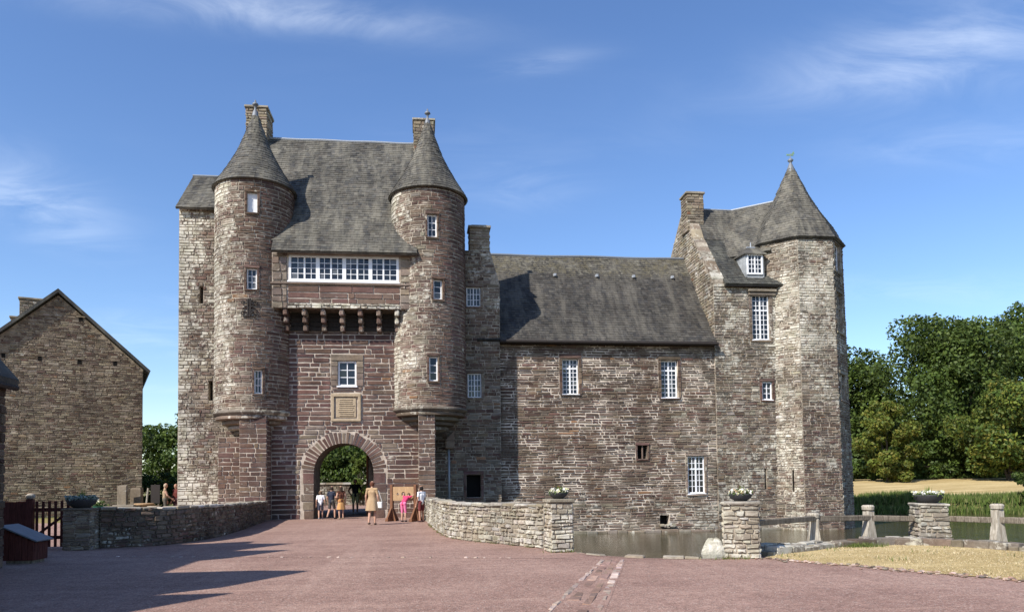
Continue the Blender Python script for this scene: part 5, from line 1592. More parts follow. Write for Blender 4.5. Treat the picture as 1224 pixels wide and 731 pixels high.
blades('reeds', 'green reeds and rank grass along the far bank of the moat', X, Y, Z, np.clip(patch * 0.72, 0.15, 1.0), 0.045, [(0.095, 0.145, 0.030), (0.125, 0.175, 0.040), (0.070, 0.11, 0.025), (0.19, 0.20, 0.075)], 0.22, 'reeds')
# --- dry grass in front of the kerb
gpoly = [(6.75, 14.45), (7.05, 13.75), (7.72, 12.8), (8.2, 11.8), (9.0, 10.55), (9.9, 9.2), (11.5, 7.4), (16, 5), (24, 4), (24, 8)] + [(p[0] + 0.03, p[1] - 0.12) for p in KERB[::-1]]
gr = sheet('grass_verge', gpoly, 0.012, 'field')
def in_poly(px, py, poly):
    c = np.zeros(len(px), bool); j = len(poly) - 1
    for i in range(len(poly)):
        xi, yi = poly[i]; xj, yj = poly[j]
        c ^= ((yi > py) != (yj > py)) & (px < (xj - xi) * (py - yi) / (yj - yi + 1e-12) + xi)
        j = i
    return c
n = 80000
X = g.uniform(6.5, 19, n); Y = g.uniform(6, 19, n); wob = 0.10 * np.sin(X * 7) + 0.08 * np.sin(Y * 11)
k = in_poly(X + wob, Y + wob * 0.6, gpoly); X, Y = X[k], Y[k]
hg = np.clip(0.006 + 0.026 * np.abs(np.sin(X * 1.9) * np.sin(Y * 1.3 + X)) ** 2 + g.uniform(0, 0.02, len(X)), 0.008, 0.05)
blades('dry_grass', 'straw coloured dry grass on the verge in front of the kerb', X, Y, np.full(len(X), 0.01), hg, 0.006, [(0.58, 0.48, 0.30), (0.48, 0.38, 0.21), (0.64, 0.55, 0.37), (0.34, 0.30, 0.14), (0.60, 0.50, 0.31)], 0.9, 'grass', 0.75, 1.2)
n = 700
X = g.normal(9.9, 0.25, n); Y = g.normal(16.35, 0.12, n)
X2 = g.uniform(7, 16, 4000); Y2 = g.uniform(13, 18.6, 4000); k = in_poly(X2, Y2, gpoly) & (np.sin(X2 * 2.3) * np.sin(Y2 * 2.9) > 0.72)
X = np.concatenate([X, X2[k]]); Y = np.concatenate([Y, Y2[k]])
blades('green_tufts', 'small green weed tufts in the dry verge by the kerb', X, Y, np.full(len(X), 0.01), g.uniform(0.03, 0.13, len(X)), 0.008, [(0.10, 0.14, 0.03), (0.14, 0.17, 0.05)], 0.4, 'weeds')
# --- loose stones where verge meets gravel
mb = MB(); r2 = random.Random(17); ed = Path(smooth_path(gpoly[:7], 5))
for k in range(420):
    p = ed.P(r2.uniform(0, ed.len), 0, r2.gauss(0, 0.10)); q = r2.uniform(0.012, 0.035)
    mb.box(p[0] - q, p[0] + q * r2.uniform(0.7, 1.6), p[1] - q, p[1] + q, 0.0, q * 1.1, pick(r2.choice(['rose', 'grey', 'rosy']), r2, 0, 0), ch=q * 0.45, jit=q * 0.15, rng=r2)
o = mb.build('edge_pebbles', MATS['stone'], None); o['kind'] = 'stuff'; o['label'] = 'loose small stones along the edge of the dry verge'; o['category'] = 'pebbles'
# --- weeds rooted at the foot of the sunlit wall and piers
wp = Path(smooth_path([(-0.10, 34.4), (0.12, 30.0), (0.38, 25.5), (0.62, 22.4), (1.12, 20.7), (1.95, 19.3), (2.78, 17.75)], 5))
wpts = [wp.P(random.Random(k).uniform(4, wp.len), 0, abs(random.Random(k + 9999).gauss(0.03, 0.04))) for k in range(22)]
X = np.concatenate([g.normal(p[0], 0.05, 22) for p in wpts] + [g.normal(6.1, 0.25, 120), g.normal(3.0, 0.2, 60)])
Y = np.concatenate([g.normal(p[1], 0.05, 22) for p in wpts] + [g.normal(14.5, 0.05, 120), g.normal(16.7, 0.04, 60)])
blades('wall_weeds', 'small weeds rooted at the foot of the sunlit parapet wall', X, Y, np.full(len(X), 0.0), g.uniform(0.02, 0.10, len(X)), 0.007, [(0.16, 0.17, 0.06), (0.22, 0.20, 0.08), (0.10, 0.14, 0.03)], 0.4, 'weeds')
# --- algae and weed line at the foot of the wing is in the footing stones; garden wall seen through the gateway
rng = random.Random(91)
gwt = thing('garden_wall', 'low garden wall with pale flat coping beyond the courtyard, seen through the gateway', 'wall', (-6.5, 58, 0))
mb = MB(); mb.box(-14, -1, 58.02, 58.5, -0.1, 1.52); gwc = mb.build('rubble_core', MATS['mortar_dark'], gwt)
st = Stones(); masonry(st, gwc, front(58), -9, -3.2, 0, 1.5, rng, 'grey', (0.12, 0.22), (0.25, 0.6), lichen=0.3); st.finish(gwt, 60)
x = -14.0
while x < -1.2:
    w = rng.uniform(0.5, 0.9); mb = MB(); mb.box(x, x + w - 0.015, 57.9, 58.6, 1.52, 1.68, pick('pale', rng, 0.3, 0), ch=0.02); mb.build('coping_stone', MATS['stone'], gwt); x += w

# ================================================================== PLANTERS
def planter(label, cx, cy, z, R, seed, style):
    t = thing('flower_bowl', label, 'planter', (cx, cy, z), 'flower bowls on the stone piers')
    gg = np.random.default_rng(seed)
    m2 = MB(); H = R * 0.62
    m2.lathe([(0.001, z), (R * 0.52, z), (R * 0.60, z + 0.02), (R * 0.88, z + H * 0.45), (R, z + H * 0.86), (R * 1.03, z + H), (R * 0.95, z + H), (R * 0.92, z + H * 0.82), (0.001, z + H * 0.80)], cx, cy, 28)
    m2.build('bowl', MATS['bowl'], t, True)
    n = 420
    a = gg.uniform(0, 2 * pi, n); r = R * np.sqrt(gg.uniform(0, 1, n)) * 1.0
    hgt = gg.uniform(0.0, 1.0, n) ** 1.6 * style['h']
    C = np.stack([cx + r * np.cos(a), cy + r * np.sin(a), z + H * 0.85 + hgt * (1 - 0.5 * r / R)], 1)
    quads_mesh('foliage', leaf_quads(C, 0.085, gg, 0.45), tint(style['green'], n, gg), MATS['leaf'], t)
    n = 240
    a = gg.uniform(0, 2 * pi, n); r = R * (0.5 + 0.55 * gg.uniform(0, 1, n))
    C = np.stack([cx + r * np.cos(a), cy + r * np.sin(a), z + H * 0.95 + gg.uniform(0, 0.10, n)], 1)
    quads_mesh('blossom', leaf_quads(C, 0.06, gg, 0.9), tint(style['flower'], n, gg, 0.85, 1.1), MATS['petal'], t)
    # upright spiky centre plant
    m = 26; V = []
    for k in range(m):
        b = gg.uniform(0, 2 * pi); l = style['spike'] * gg.uniform(0.6, 1.1); o = gg.uniform(0.1, 0.45) * l
        bx, by = cx + gg.normal(0, 0.03), cy + gg.normal(0, 0.03); w = 0.016
        V.append([(bx - w * sin(b), by + w * cos(b), z + H * 0.8), (bx + w * sin(b), by - w * cos(b), z + H * 0.8), (bx + o * cos(b), by + o * sin(b), z + H * 0.8 + l)])
    quads_mesh('spiky_leaves', np.array(V), tint(style['spk'], m, gg), MATS['leaf'], t, None, 3)
    return t
GREENS = [(0.09, 0.15, 0.03), (0.13, 0.19, 0.05), (0.06, 0.10, 0.025)]
WHITE = [(0.75, 0.74, 0.66), (0.80, 0.78, 0.72), (0.70, 0.68, 0.40)]
planter('dark bowl with silver and green trailing leaves on the shaded pier by the picket gate', -8.76, 20.5, 1.062, 0.36, 1, dict(h=0.16, green=[(0.16, 0.21, 0.17), (0.07, 0.12, 0.05), (0.22, 0.27, 0.22)], flower=[(0.30, 0.36, 0.33), (0.24, 0.30, 0.26)], spike=0.34, spk=[(0.22, 0.26, 0.05), (0.16, 0.22, 0.05)]))
planter('dark bowl of white blossom with a rust coloured spike on the slim capped pier', 3.02, 17.0, 1.202, 0.215, 2, dict(h=0.14, green=GREENS, flower=WHITE, spike=0.24, spk=[(0.30, 0.11, 0.04), (0.16, 0.20, 0.05)]))
planter('dark bowl of cream blossom with green leaves on the stout corner pier', 6.46, 14.92, 1.142, 0.235, 3, dict(h=0.14, green=GREENS, flower=WHITE + [(0.75, 0.55, 0.35)], spike=0.22, spk=[(0.13, 0.20, 0.04)]))
planter('dark bowl rimmed with white blossom on the flaring pier in the fence', 12.35, 17.35, 0.942, 0.34, 4, dict(h=0.12, green=GREENS, flower=WHITE, spike=0.26, spk=[(0.11, 0.18, 0.03)]))

# ================================================================== GATE, BIN AND THINGS BEHIND THE LEFT WALL
rng = random.Random(95)
pg = thing('picket_gate', 'dark red wooden picket gate with diagonal brace beside the shaded pier', 'gate', (-9.55, 20.8, 0))
gy = 20.8
for k in range(6):
    x = -9.98 + 0.152 * k
    m2 = MB(); m2.box(x - 0.035, x + 0.035, gy - 0.012, gy + 0.012, 0.06, 1.24 + rng.uniform(-0.012, 0.012), ch=0.005); m2.build('picket', MATS['wood_red'], pg)
for z in (0.30, 1.02):
    m2 = MB(); m2.box(-10.05, -9.14, gy + 0.014, gy + 0.05, z - 0.045, z + 0.045, ch=0.006); m2.build('rail', MATS['wood_red'], pg)
m2 = MB(); m2.tube([(-10.0, gy + 0.032, 0.36), (-9.2, gy + 0.032, 0.97)], 0.035, 4); m2.build('brace', MATS['wood_red'], pg)
m2 = MB(); m2.box(-10.22, -10.06, gy - 0.08, gy + 0.08, 0, 1.30, ch=0.012); gpst = m2.build('gate_post', MATS['wood_red'], pg)
m2 = MB(); m2.lathe([(0.06, 1.30), (0.11, 1.33), (0.115, 1.39), (0.06, 1.44), (0.001, 1.45)], -10.14, gy, 14); m2.build('post_cap', MATS['wood_grey'], gpst, True)
bg = thing('board_gate', 'dark red solid board gate leaf between the farm range and the picket gate', 'gate', (-10.6, 20.85, 0))
for k in range(8):
    x = -11.35 + 0.142 * k
    m2 = MB(); m2.box(x, x + 0.135, gy + 0.0, gy + 0.028, 0.05, 1.24 + rng.uniform(-0.015, 0.015), ch=0.006); m2.build('plank', MATS['wood_red'], bg)
for z in (0.3, 1.0):
    m2 = MB(); m2.box(-11.35, -10.23, gy + 0.03, gy + 0.065, z - 0.05, z + 0.05, ch=0.006); m2.build('rail', MATS['wood_red'], bg)
bn = thing('litter_bin', 'dark red plank litter bin with slanting slate blue lid on the forecourt', 'bin', (-8.5, 17.2, 0))
bx0, bx1, by0, by1 = -8.80, -8.18, 16.95, 17.55
for k in range(5):
    w = (bx1 - bx0) / 5
    m2 = MB(); x = bx0 + w * k; zt = 0.74 - 0.28 * (k + 0.5) / 5
    m2.box(x, x + w - 0.008, by0, by0 + 0.03, 0.07, zt, ch=0.005); m2.build('plank', MATS['wood_red'], bn)
    m2 = MB(); m2.box(x, x + w - 0.008, by1 - 0.03, by1, 0.07, zt, ch=0.005); m2.build('plank', MATS['wood_red'], bn)
for k in range(5):
    w = (by1 - by0 - 0.07) / 5; y = by0 + 0.035 + w * k
    for x, zt in ((bx0, 0.73), (bx1 - 0.03, 0.44)):
        m2 = MB(); m2.box(x, x + 0.03, y, y + w - 0.008, 0.07, zt, ch=0.005); m2.build('plank', MATS['wood_red'], bn)
m2 = MB(); m2.box(bx0 + 0.05, bx1 - 0.05, by0 + 0.05, by1 - 0.05, 0.0, 0.09); m2.build('base', MATS['wood_dark'], bn)
m2 = MB(); M = Matrix.Translation(((bx0 + bx1) / 2 + 0.02, (by0 + by1) / 2, 0.635)) @ Matrix.Rotation(math.atan2(0.28, 0.62), 4, 'Y'); m2.box(-0.41, 0.41, -0.37, 0.37, -0.015, 0.02, ch=0.008, M=M); m2.build('lid', MATS['lead'], bn)

yb_ = 38.0
m2 = MB(); m2.box(-14.65, -14.2, yb_, yb_ + 0.2, 0, 1.66, (0.24, 0.20, 0.15, 0.1), ch=0.04, jit=0.02, rng=rng)
tag(m2.build('standing_stone', MATS['stone'], None), 'upright grey stone slab behind the shaded parapet wall', 'stone slab')
m2 = MB(); m2.box(-14.3, -13.75, yb_ + 0.6, yb_ + 0.9, 0, 1.5, (0.23, 0.185, 0.135, 0.1), ch=0.05, jit=0.03, rng=rng)
tag(m2.build('standing_stone', MATS['stone'], None), 'shorter brown stone slab leaning behind the upright grey slab', 'stone slab')
tt = thing('stone_bench', 'low stone bench behind the parapet between slab and round table', 'bench', (-13.8, 37, 0))
m2 = MB(); m2.box(-14.4, -13.45, 36.8, 37.3, 0.62, 0.74, (0.3, 0.26, 0.2, 0.3), ch=0.02); m2.build('seat', MATS['stone'], tt)
for x in (-14.25, -13.75):
    m2 = MB(); m2.box(x, x + 0.18, 36.85, 37.25, 0, 0.615, (0.22, 0.19, 0.15, 0.3), ch=0.02); m2.build('leg', MATS['stone'], tt)
tt = thing('round_table', 'round pale wooden table on a drum foot behind the parapet wall', 'table', (-13.2, 37.4, 0))
m2 = MB(); m2.lathe([(0.001, 0.70), (0.42, 0.70), (0.44, 0.73), (0.44, 0.77), (0.42, 0.79), (0.001, 0.79)], -13.2, 37.4, 24); m2.build('table_top', MATS['wood_tan'], tt)
m2 = MB(); m2.lathe([(0.3, 0), (0.26, 0.3), (0.2, 0.7)], -13.2, 37.4, 16); m2.build('foot', MATS['wood_tan'], tt)
tt = thing('tree_stump', 'pale cut tree stump beside the round table behind the parapet', 'stump', (-12.7, 37.2, 0))
m2 = MB(); m2.lathe([(0.40, 0), (0.34, 0.2), (0.31, 0.6), (0.28, 0.66)], -12.7, 37.2, 16); m2.build('bark_side', MATS['wood_grey'], tt)
m2 = MB(); m2.lathe([(0.28, 0.661), (0.15, 0.668), (0.001, 0.668)], -12.7, 37.2, 16); m2.build('cut_face', MATS['wood_tan'], tt)
nb = thing('notice_board', 'dark notice board on a slanting pale post behind the parapet', 'notice board', (-13.1, 38.4, 0))
m2 = MB(); m2.box(-13.25, -12.82, 38.4, 38.44, 0.75, 1.65, ch=0.01); m2.build('panel', MATS['iron'], nb)
m2 = MB(); m2.tube([(-13.5, 38.35, 0), (-13.36, 38.38, 1.5)], 0.045, 8); m2.build('post', MATS['wood_grey'], nb)
m2 = MB(); m2.tube([(-12.9, 38.46, 0), (-12.9, 38.46, 1.6)], 0.04, 8); m2.build('post', MATS['wood_dark'], nb)
pt = thing('flower_pot', 'green glazed pot with a white flower behind the parapet beside the upright slab', 'plant pot', (-14.9, 36.8, 0))
m2 = MB(); m2.lathe([(0.001, 0.35), (0.2, 0.35), (0.28, 0.7), (0.31, 0.72), (0.27, 0.72), (0.001, 0.66)], -14.95, 36.8, 16, (0.03, 0.13, 0.08, 0)); m2.lathe([(0.22, 0), (0.2, 0.35)], -14.95, 36.8, 12, (0.2, 0.18, 0.15, 0)); m2.build('pot', MATS['paint'], pt)
gg = np.random.default_rng(9); C = np.stack([gg.normal(-14.95, 0.13, 120), gg.normal(36.8, 0.13, 120), gg.uniform(0.68, 0.95, 120)], 1)
quads_mesh('foliage', leaf_quads(C, 0.12, gg), tint(GREENS, 120, gg), MATS['leaf'], pt)
C = np.stack([gg.normal(-15.05, 0.08, 50), gg.normal(36.7, 0.08, 50), gg.uniform(0.85, 1.0, 50)], 1)
quads_mesh('blossom', leaf_quads(C, 0.1, gg, 0.9), tint(WHITE, 50, gg), MATS['petal'], pt)

# ================================================================== PILLORY
pl_ = thing('pillory', 'wooden pillory with tan holed board between two brown posts beside the gateway', 'pillory', (-0.9, 31.9, 0))
PA, PB = Vector((-1.40, 32.2, 0)), Vector((-0.40, 31.6, 0))
dv = (PB - PA); PL = dv.length; pm = Matrix.Translation((PA + PB) / 2) @ Matrix.Rotation(atan2(dv.y, dv.x), 4, 'Z')
for x in (-PL / 2, PL / 2):
    m2 = MB(); m2.box(x - 0.065, x + 0.065, -0.065, 0.065, 0.1, 1.52, ch=0.01, M=pm); po = m2.build('post', MATS['wood_brown'], pl_)
    m2 = MB(); m2.box(x - 0.07, x + 0.07, -0.42, 0.42, 0.0, 0.11, ch=0.01, M=pm); m2.build('foot', MATS['wood_brown'], pl_)
    for sg in (-1, 1):
        m2 = MB()
        m2.add([tuple(pm @ Vector(p)) for p in [(x - 0.04, sg * 0.40, 0.11), (x - 0.04, sg * 0.066, 0.11), (x - 0.04, sg * 0.066, 0.58), (x + 0.04, sg * 0.40, 0.11), (x + 0.04, sg * 0.066, 0.11), (x + 0.04, sg * 0.066, 0.58)]], [(0, 1, 2), (5, 4, 3), (0, 2, 5, 3), (0, 3, 4, 1), (1, 4, 5, 2)])
        m2.build('brace', MATS['wood_brown'], pl_)
    m2 = MB()
    m2.add([tuple(pm @ Vector(p)) for p in [(x - 0.22, -0.045, 0.0), (x + 0.22, -0.045, 0.0), (x + 0.06, -0.045, 0.48), (x - 0.06, -0.045, 0.48), (x - 0.22, 0.045, 0.0), (x + 0.22, 0.045, 0.0), (x + 0.06, 0.045, 0.48), (x - 0.06, 0.045, 0.48)]], [(0, 1, 2, 3), (7, 6, 5, 4), (1, 5, 6, 2), (0, 3, 7, 4), (0, 4, 5, 1), (3, 2, 6, 7)])
    m2.build('gusset', MATS['wood_brown'], pl_)
def holed_board(z0, z1, upper):
    zs = z0 if upper else z1
    ed = []
    X0, X1 = -PL / 2 + 0.066, PL / 2 - 0.066
    ed.append((X0, zs))
    for cxh, rh in ((-0.27, 0.055), (0.0, 0.095), (0.27, 0.055)):
        for k in range(9):
            t = pi - pi * k / 8
            ed.append((cxh + rh * cos(t), zs + (1 if upper else -1) * rh * sin(t)))
    ed.append((X1, zs))
    far = z1 if upper else z0
    m2 = MB(); n = len(ed)
    for yy, fl in ((-0.03, False), (0.03, True)):
        for i in range(n - 1):
            a, b = ed[i], ed[i + 1]
            q = [(a[0], yy, a[1]), (b[0], yy, b[1]), (b[0], yy, far), (a[0], yy, far)]
            m2.add([tuple(pm @ Vector(p)) for p in q], [(0, 1, 2, 3)])
    for i in range(n - 1):
        a, b = ed[i], ed[i + 1]
        m2.add([tuple(pm @ Vector(p)) for p in [(a[0], -0.03, a[1]), (b[0], -0.03, b[1]), (b[0], 0.03, b[1]), (a[0], 0.03, a[1])]], [(0, 1, 2, 3)])
    m2.add([tuple(pm @ Vector(p)) for p in [(X0, -0.03, far), (X1, -0.03, far), (X1, 0.03, far), (X0, 0.03, far)]], [(0, 1, 2, 3)])
    return m2.build('board', MATS['wood_tan'], pl_)
holed_board(1.135, 1.44, True); holed_board(0.86, 1.13, False)

# ================================================================== PEOPLE
def capsule(mb, p0, p1, r0, r1, seg=10):
    p0, p1 = Vector(p0), Vector(p1); d = p1 - p0
    d = d.normalized() if d.length > 1e-6 else Vector((0, 0, 1))
    pts = [p0 - d * r0 * 0.98, p0 - d * r0 * 0.8, p0 - d * r0 * 0.45, p0, p1, p1 + d * r1 * 0.45, p1 + d * r1 * 0.8, p1 + d * r1 * 0.98]
    rr = [r0 * 0.2, r0 * 0.6, r0 * 0.893, r0, r1, r1 * 0.893, r1 * 0.6, r1 * 0.2]
    mb.tube(pts, rr, seg)
def person(label, loc, face, H, cols, hair_col, pose=None, sleeve='short', legs='shorts', dress=None, hair='short', head=1.0, bag=None, group=None, female=False):
    """facing -Y in its own frame; joints in metres for a 1.75 m adult, scaled to H"""
    J = dict(pel=(0, 0, 0.95), wst=(0, 0, 1.10), chs=(0, 0.01, 1.30), nk=(0, 0.01, 1.47), hd=(0, -0.02, 1.62),
             sL=(-0.185, 0.01, 1.42), eL=(-0.25, 0.03, 1.14), wL=(-0.26, -0.06, 0.90), sR=(0.185, 0.01, 1.42), eR=(0.25, 0.03, 1.14), wR=(0.26, -0.06, 0.90),
             hL=(-0.09, 0, 0.93), kL=(-0.10, -0.02, 0.50), aL=(-0.10, 0.02, 0.085), hR=(0.09, 0, 0.93), kR=(0.10, -0.02, 0.50), aR=(0.10, 0.02, 0.085))
    if pose:
        J.update(pose)
    k = H / 1.75
    V_ = lambda n: Vector(J[n])
    caps = []
    def C(a, b, r0, r1, reg):
        caps.append((Vector(a), Vector(b), r0, r1, reg))
    sw = 0.93 if female else 1.0
    C(V_('hL') + Vector((0.02, 0, 0.03)), V_('hR') + Vector((-0.02, 0, 0.03)), 0.115, 0.115, 'bot'); C(V_('pel'), V_('wst'), 0.125, 0.115 * sw, 'top')
    for sx in (-0.055, 0.055):
        o = Vector((sx, 0, 0)); C(V_('wst') + o, V_('chs') + o, 0.105 * sw, 0.118 * sw, 'top')
    C(V_('sL'), V_('sR'), 0.068, 0.068, 'top'); C(V_('chs'), V_('nk'), 0.10, 0.055, 'top')
    C(V_('nk'), V_('nk').lerp(V_('hd'), 0.6), 0.052, 0.050, 'skin')
    hd = V_('hd'); up = (hd - V_('nk')).normalized(); hr = 0.088 * head
    fw = Vector((0, -1, 0)); fw = (fw - up * fw.dot(up)).normalized() if abs(up.y) < 0.95 else Vector((0, 0, 1))
    C(hd - up * 0.02 + fw * 0.005, hd + up * 0.045, hr * 0.92, hr, 'skin'); C(hd - up * 0.075 + fw * 0.03, hd - up * 0.03 + fw * 0.02, hr * 0.55, hr * 0.75, 'skin')
    C(hd + fw * (hr + 0.004) - up * 0.02, hd + fw * (hr - 0.01) + up * 0.03, 0.016, 0.012, 'skin')
    rt = fw.cross(up)
    for sd in (-1, 1):
        C(hd + rt * sd * hr * 0.98 - up * 0.02, hd + rt * sd * hr * 1.0 + up * 0.025, 0.014, 0.016, 'skin')
    for S in 'LR':
        s, e, w = V_('s' + S), V_('e' + S), V_('w' + S)
        a_up = 'top' if sleeve != 'none' else 'skin'; a_lo = 'top' if sleeve == 'long' else 'skin'
        C(s, s.lerp(e, 0.6), 0.058, 0.052, a_up); C(s.lerp(e, 0.6), e, 0.046, 0.040, a_lo); C(e, w, 0.040, 0.027, a_lo)
        d = (w - e).normalized(); sd = -1 if S == 'L' else 1
        side = Vector((0, -1, 0)); side = (side - d * side.dot(d)).normalized(); pn = d.cross(side)
        pal = w + d * 0.085
        C(w, pal - side * 0.0, 0.028, 0.036, 'skin')
        for i, (o, L) in enumerate(((-0.033, 0.062), (-0.011, 0.078), (0.011, 0.083), (0.033, 0.070))):
            b = pal + side * o + d * 0.022; m_ = b + d * L * 0.55 + pn * sd * -0.006; t_ = m_ + d * L * 0.42 + pn * sd * -0.022
            C(b, m_, 0.0105, 0.0098, 'skin'); C(m_, t_, 0.0098, 0.0082, 'skin')
        b = w + d * 0.035 + side * 0.030; C(b, b + d * 0.035 + side * 0.028, 0.0125, 0.011, 'skin'); C(b + d * 0.035 + side * 0.028, b + d * 0.066 + side * 0.036, 0.011, 0.009, 'skin')
        h, kn, an = V_('h' + S), V_('k' + S), V_('a' + S)
        cut = {'shorts': 0.75, 'long': 2.0, 'bare': 0.0, 'knee': 1.0}[legs]
        if cut >= 1:
            C(h, kn, 0.092, 0.062, 'bot')
        elif cut > 0:
            C(h, h.lerp(kn, cut), 0.095, 0.082, 'bot'); C(h.lerp(kn, cut), kn, 0.066, 0.056, 'skin')
        else:
            C(h, kn, 0.085, 0.056, 'skin')
        lr = 'bot' if legs == 'long' else 'skin'
        C(kn, kn.lerp(an, 0.35), 0.053, 0.056, lr); C(kn.lerp(an, 0.35), an, 0.056, 0.036, lr)
        C(an - Vector((0, -0.03, 0.035)), an + Vector((0, -0.14, -0.048)), 0.042, 0.036, 'shoe')
    mb = MB()
    for a, b, r0, r1, reg in caps:
        capsule(mb, a * k, b * k, r0 * k, r1 * k)
    me = bpy.data.meshes.new('person'); me.from_pydata(mb.v, [], mb.f); me.update()
    tmp = bpy.data.objects.new('person_tmp', me); COL.objects.link(tmp)
    md = tmp.modifiers.new('remesh', 'REMESH'); md.mode = 'VOXEL'; md.voxel_size = 0.0085 * max(k, 0.75); md.use_smooth_shade = True
    sm = tmp.modifiers.new('smooth', 'SMOOTH'); sm.factor = 0.5; sm.iterations = 2
    dg = bpy.context.evaluated_depsgraph_get(); dg.update()
    body = bpy.data.meshes.new_from_object(tmp.evaluated_get(dg)); bpy.data.objects.remove(tmp)
    n = len(body.vertices); co = np.empty(n * 3, np.float32); body.vertices.foreach_get('co', co); co = co.reshape(-1, 3)
    best = np.full(n, 1e9); ids = np.zeros(n, int)
    for i, (a, b, r0, r1, reg) in enumerate(caps):
        A = np.array(a * k); Bv = np.array(b * k) - A; L2 = max((Bv ** 2).sum(), 1e-9)
        t = np.clip(((co - A) @ Bv) / L2, 0, 1); ds = np.linalg.norm(co - A - t[:, None] * Bv, axis=1) - (r0 + (r1 - r0) * t) * k
        m_ = ds < best; best[m_] = ds[m_]; ids[m_] = i
    rc = np.array([(*cols[c[4]], 0) for c in caps], np.float32)[ids]
    at = body.color_attributes.new('col', 'FLOAT_COLOR', 'POINT'); at.data.foreach_set('color', rc.ravel())
    t = bpy.data.objects.new('person', body); body.materials.clear(); body.materials.append(MATS['paint']); COL.objects.link(t)
    tag(t, label, 'person', group)
    R_ = Matrix.Rotation(face, 4, 'Z')
    def child(mbb, name, smooth=True):
        o = mbb.build(name, MATS['paint'], None, smooth, (0, 0, 0)); o.parent = t; o.location = (0, 0, 0); return o
    # hair: a cap over crown and back of the head, longer where needed
    hb = MB(); nu, nvv = 18, 12; vs = []; fs = []
    hc = (hd + up * 0.022) * k; hR_ = hr * 1.13 * k
    drop = {'short': -0.35, 'long': -1.9, 'tied': -0.5}[hair]
    for j in range(nvv + 1):
        b = pi / 2 - pi * 0.78 * j / nvv
        for i in range(nu):
            a = 2 * pi * i / nu
            vx, vf, vu = cos(a) * cos(b), sin(a) * cos(b), sin(b)
            if vf > 0.25 and vu < 0.55: vf *= 0.70; vx *= 0.86; vu = max(vu, 0.45)
            elif vu < -0.2: vu = -0.2 + (vu + 0.2) * (1 - drop); vx *= 1.02
            q = hc + (rt * vx + fw * vf + up * vu) * hR_ * (1 + 0.03 * sin(7 * a))
            vs.append(tuple(q))
    for j in range(nvv):
        for i in range(nu):
            fs.append((j * nu + i, j * nu + (i + 1) % nu, (j + 1) * nu + (i + 1) % nu, (j + 1) * nu + i))
    hb.add(vs, fs, (*hair_col, 0)); child(hb, 'hair')
    if dress:
        db = MB(); zt, zb, wt, wb, dc = dress['top'], dress['hem'], dress['w0'], dress['w1'], dress['col']
        rows = 12; seg = 28; vs = []; fs = []
        for j in range(rows + 1):
            f = j / rows; z = zt + (zb - zt) * f
            c0 = V_('chs').lerp(V_('pel'), min(f * 2, 1.0)); w = wt + (wb - wt) * f ** 1.3 - 0.03 * sin(pi * min(f * 2.2, 1))
            for i in range(seg):
                a = 2 * pi * i / seg; rip = 1 + 0.07 * f * sin(a * 6 + 1.3) + 0.04 * f * sin(a * 11)
                vs.append(((c0.x + w * rip * cos(a)) * k, (c0.y + w * 0.72 * rip * sin(a)) * k, z * k))
        for j in range(rows):
            for i in range(seg):
                fs.append((j * seg + i, j * seg + (i + 1) % seg, (j + 1) * seg + (i + 1) % seg, (j + 1) * seg + i))
        db.add(vs, fs, (*dc, 0)); child(db, 'dress')
    eb = MB()
    for sd in (-1, 1):
        c = (hd + fw * hr * 0.90 + rt * sd * 0.032 + up * 0.015) * k
        capsule(eb, c - rt * 0.008 * k, c + rt * 0.008 * k, 0.009 * k, 0.009 * k, 6)
    eb.c = [(0.03, 0.02, 0.015, 0)] * len(eb.v); child(eb, 'eyes')
    t.rotation_euler = (0, 0, face); t.location = loc
    return t
SK = (0.46, 0.27, 0.19); SK2 = (0.40, 0.22, 0.15)
PEO = 'visitors at the gateway'
person('person in white T-shirt and dark shorts walking into the gateway, back turned', (-4.72, 35.0, 0), pi + 0.1, 1.28, dict(skin=SK, top=(0.72, 0.72, 0.74), bot=(0.05, 0.05, 0.07), shoe=(0.3, 0.3, 0.32)), (0.10, 0.065, 0.04),
       dict(kL=(-0.10, -0.10, 0.52), aL=(-0.10, -0.08, 0.085), kR=(0.10, 0.0, 0.5), aR=(0.10, 0.14, 0.10)), head=1.15, group=PEO)
person('person in navy top and pale shorts stepping forward under the arch beside the orange dress', (-4.22, 34.85, 0), pi - 0.5, 1.48, dict(skin=SK, top=(0.022, 0.026, 0.045), bot=(0.06, 0.055, 0.05), shoe=(0.03, 0.03, 0.03)), (0.03, 0.02, 0.015),
       dict(kL=(-0.10, -0.16, 0.52), aL=(-0.10, -0.16, 0.085), kR=(0.10, 0.04, 0.5), aR=(0.10, 0.24, 0.14), eL=(-0.25, -0.05, 1.15), wL=(-0.22, -0.22, 0.98)), head=1.08, group=PEO)
person('person with long dark hair in orange dress under the arch', (-3.78, 34.75, 0), pi + 0.5, 1.48, dict(skin=SK, top=(0.10, 0.035, 0.02), bot=(0.42, 0.20, 0.07), shoe=(0.25, 0.18, 0.12)), (0.035, 0.02, 0.012),
       dict(eR=(0.27, 0.02, 1.16), wR=(0.12, -0.20, 1.12)), sleeve='none', legs='bare', dress=dict(top=1.08, hem=0.52, w0=0.15, w1=0.24, col=(0.50, 0.27, 0.10)), hair='long', head=1.08, female=True, group=PEO)
person('tall person in black shirt and pale yellow shorts inside the dark passage', (-3.68, 40.6, 0), 0.15, 1.84, dict(skin=SK2, top=(0.015, 0.015, 0.018), bot=(0.50, 0.50, 0.24), shoe=(0.4, 0.4, 0.38)), (0.02, 0.015, 0.012),
       dict(eL=(-0.33, 0.05, 1.16), wL=(-0.24, -0.12, 0.98), eR=(0.33, 0.05, 1.16), wR=(0.24, -0.12, 0.98)), group=PEO)
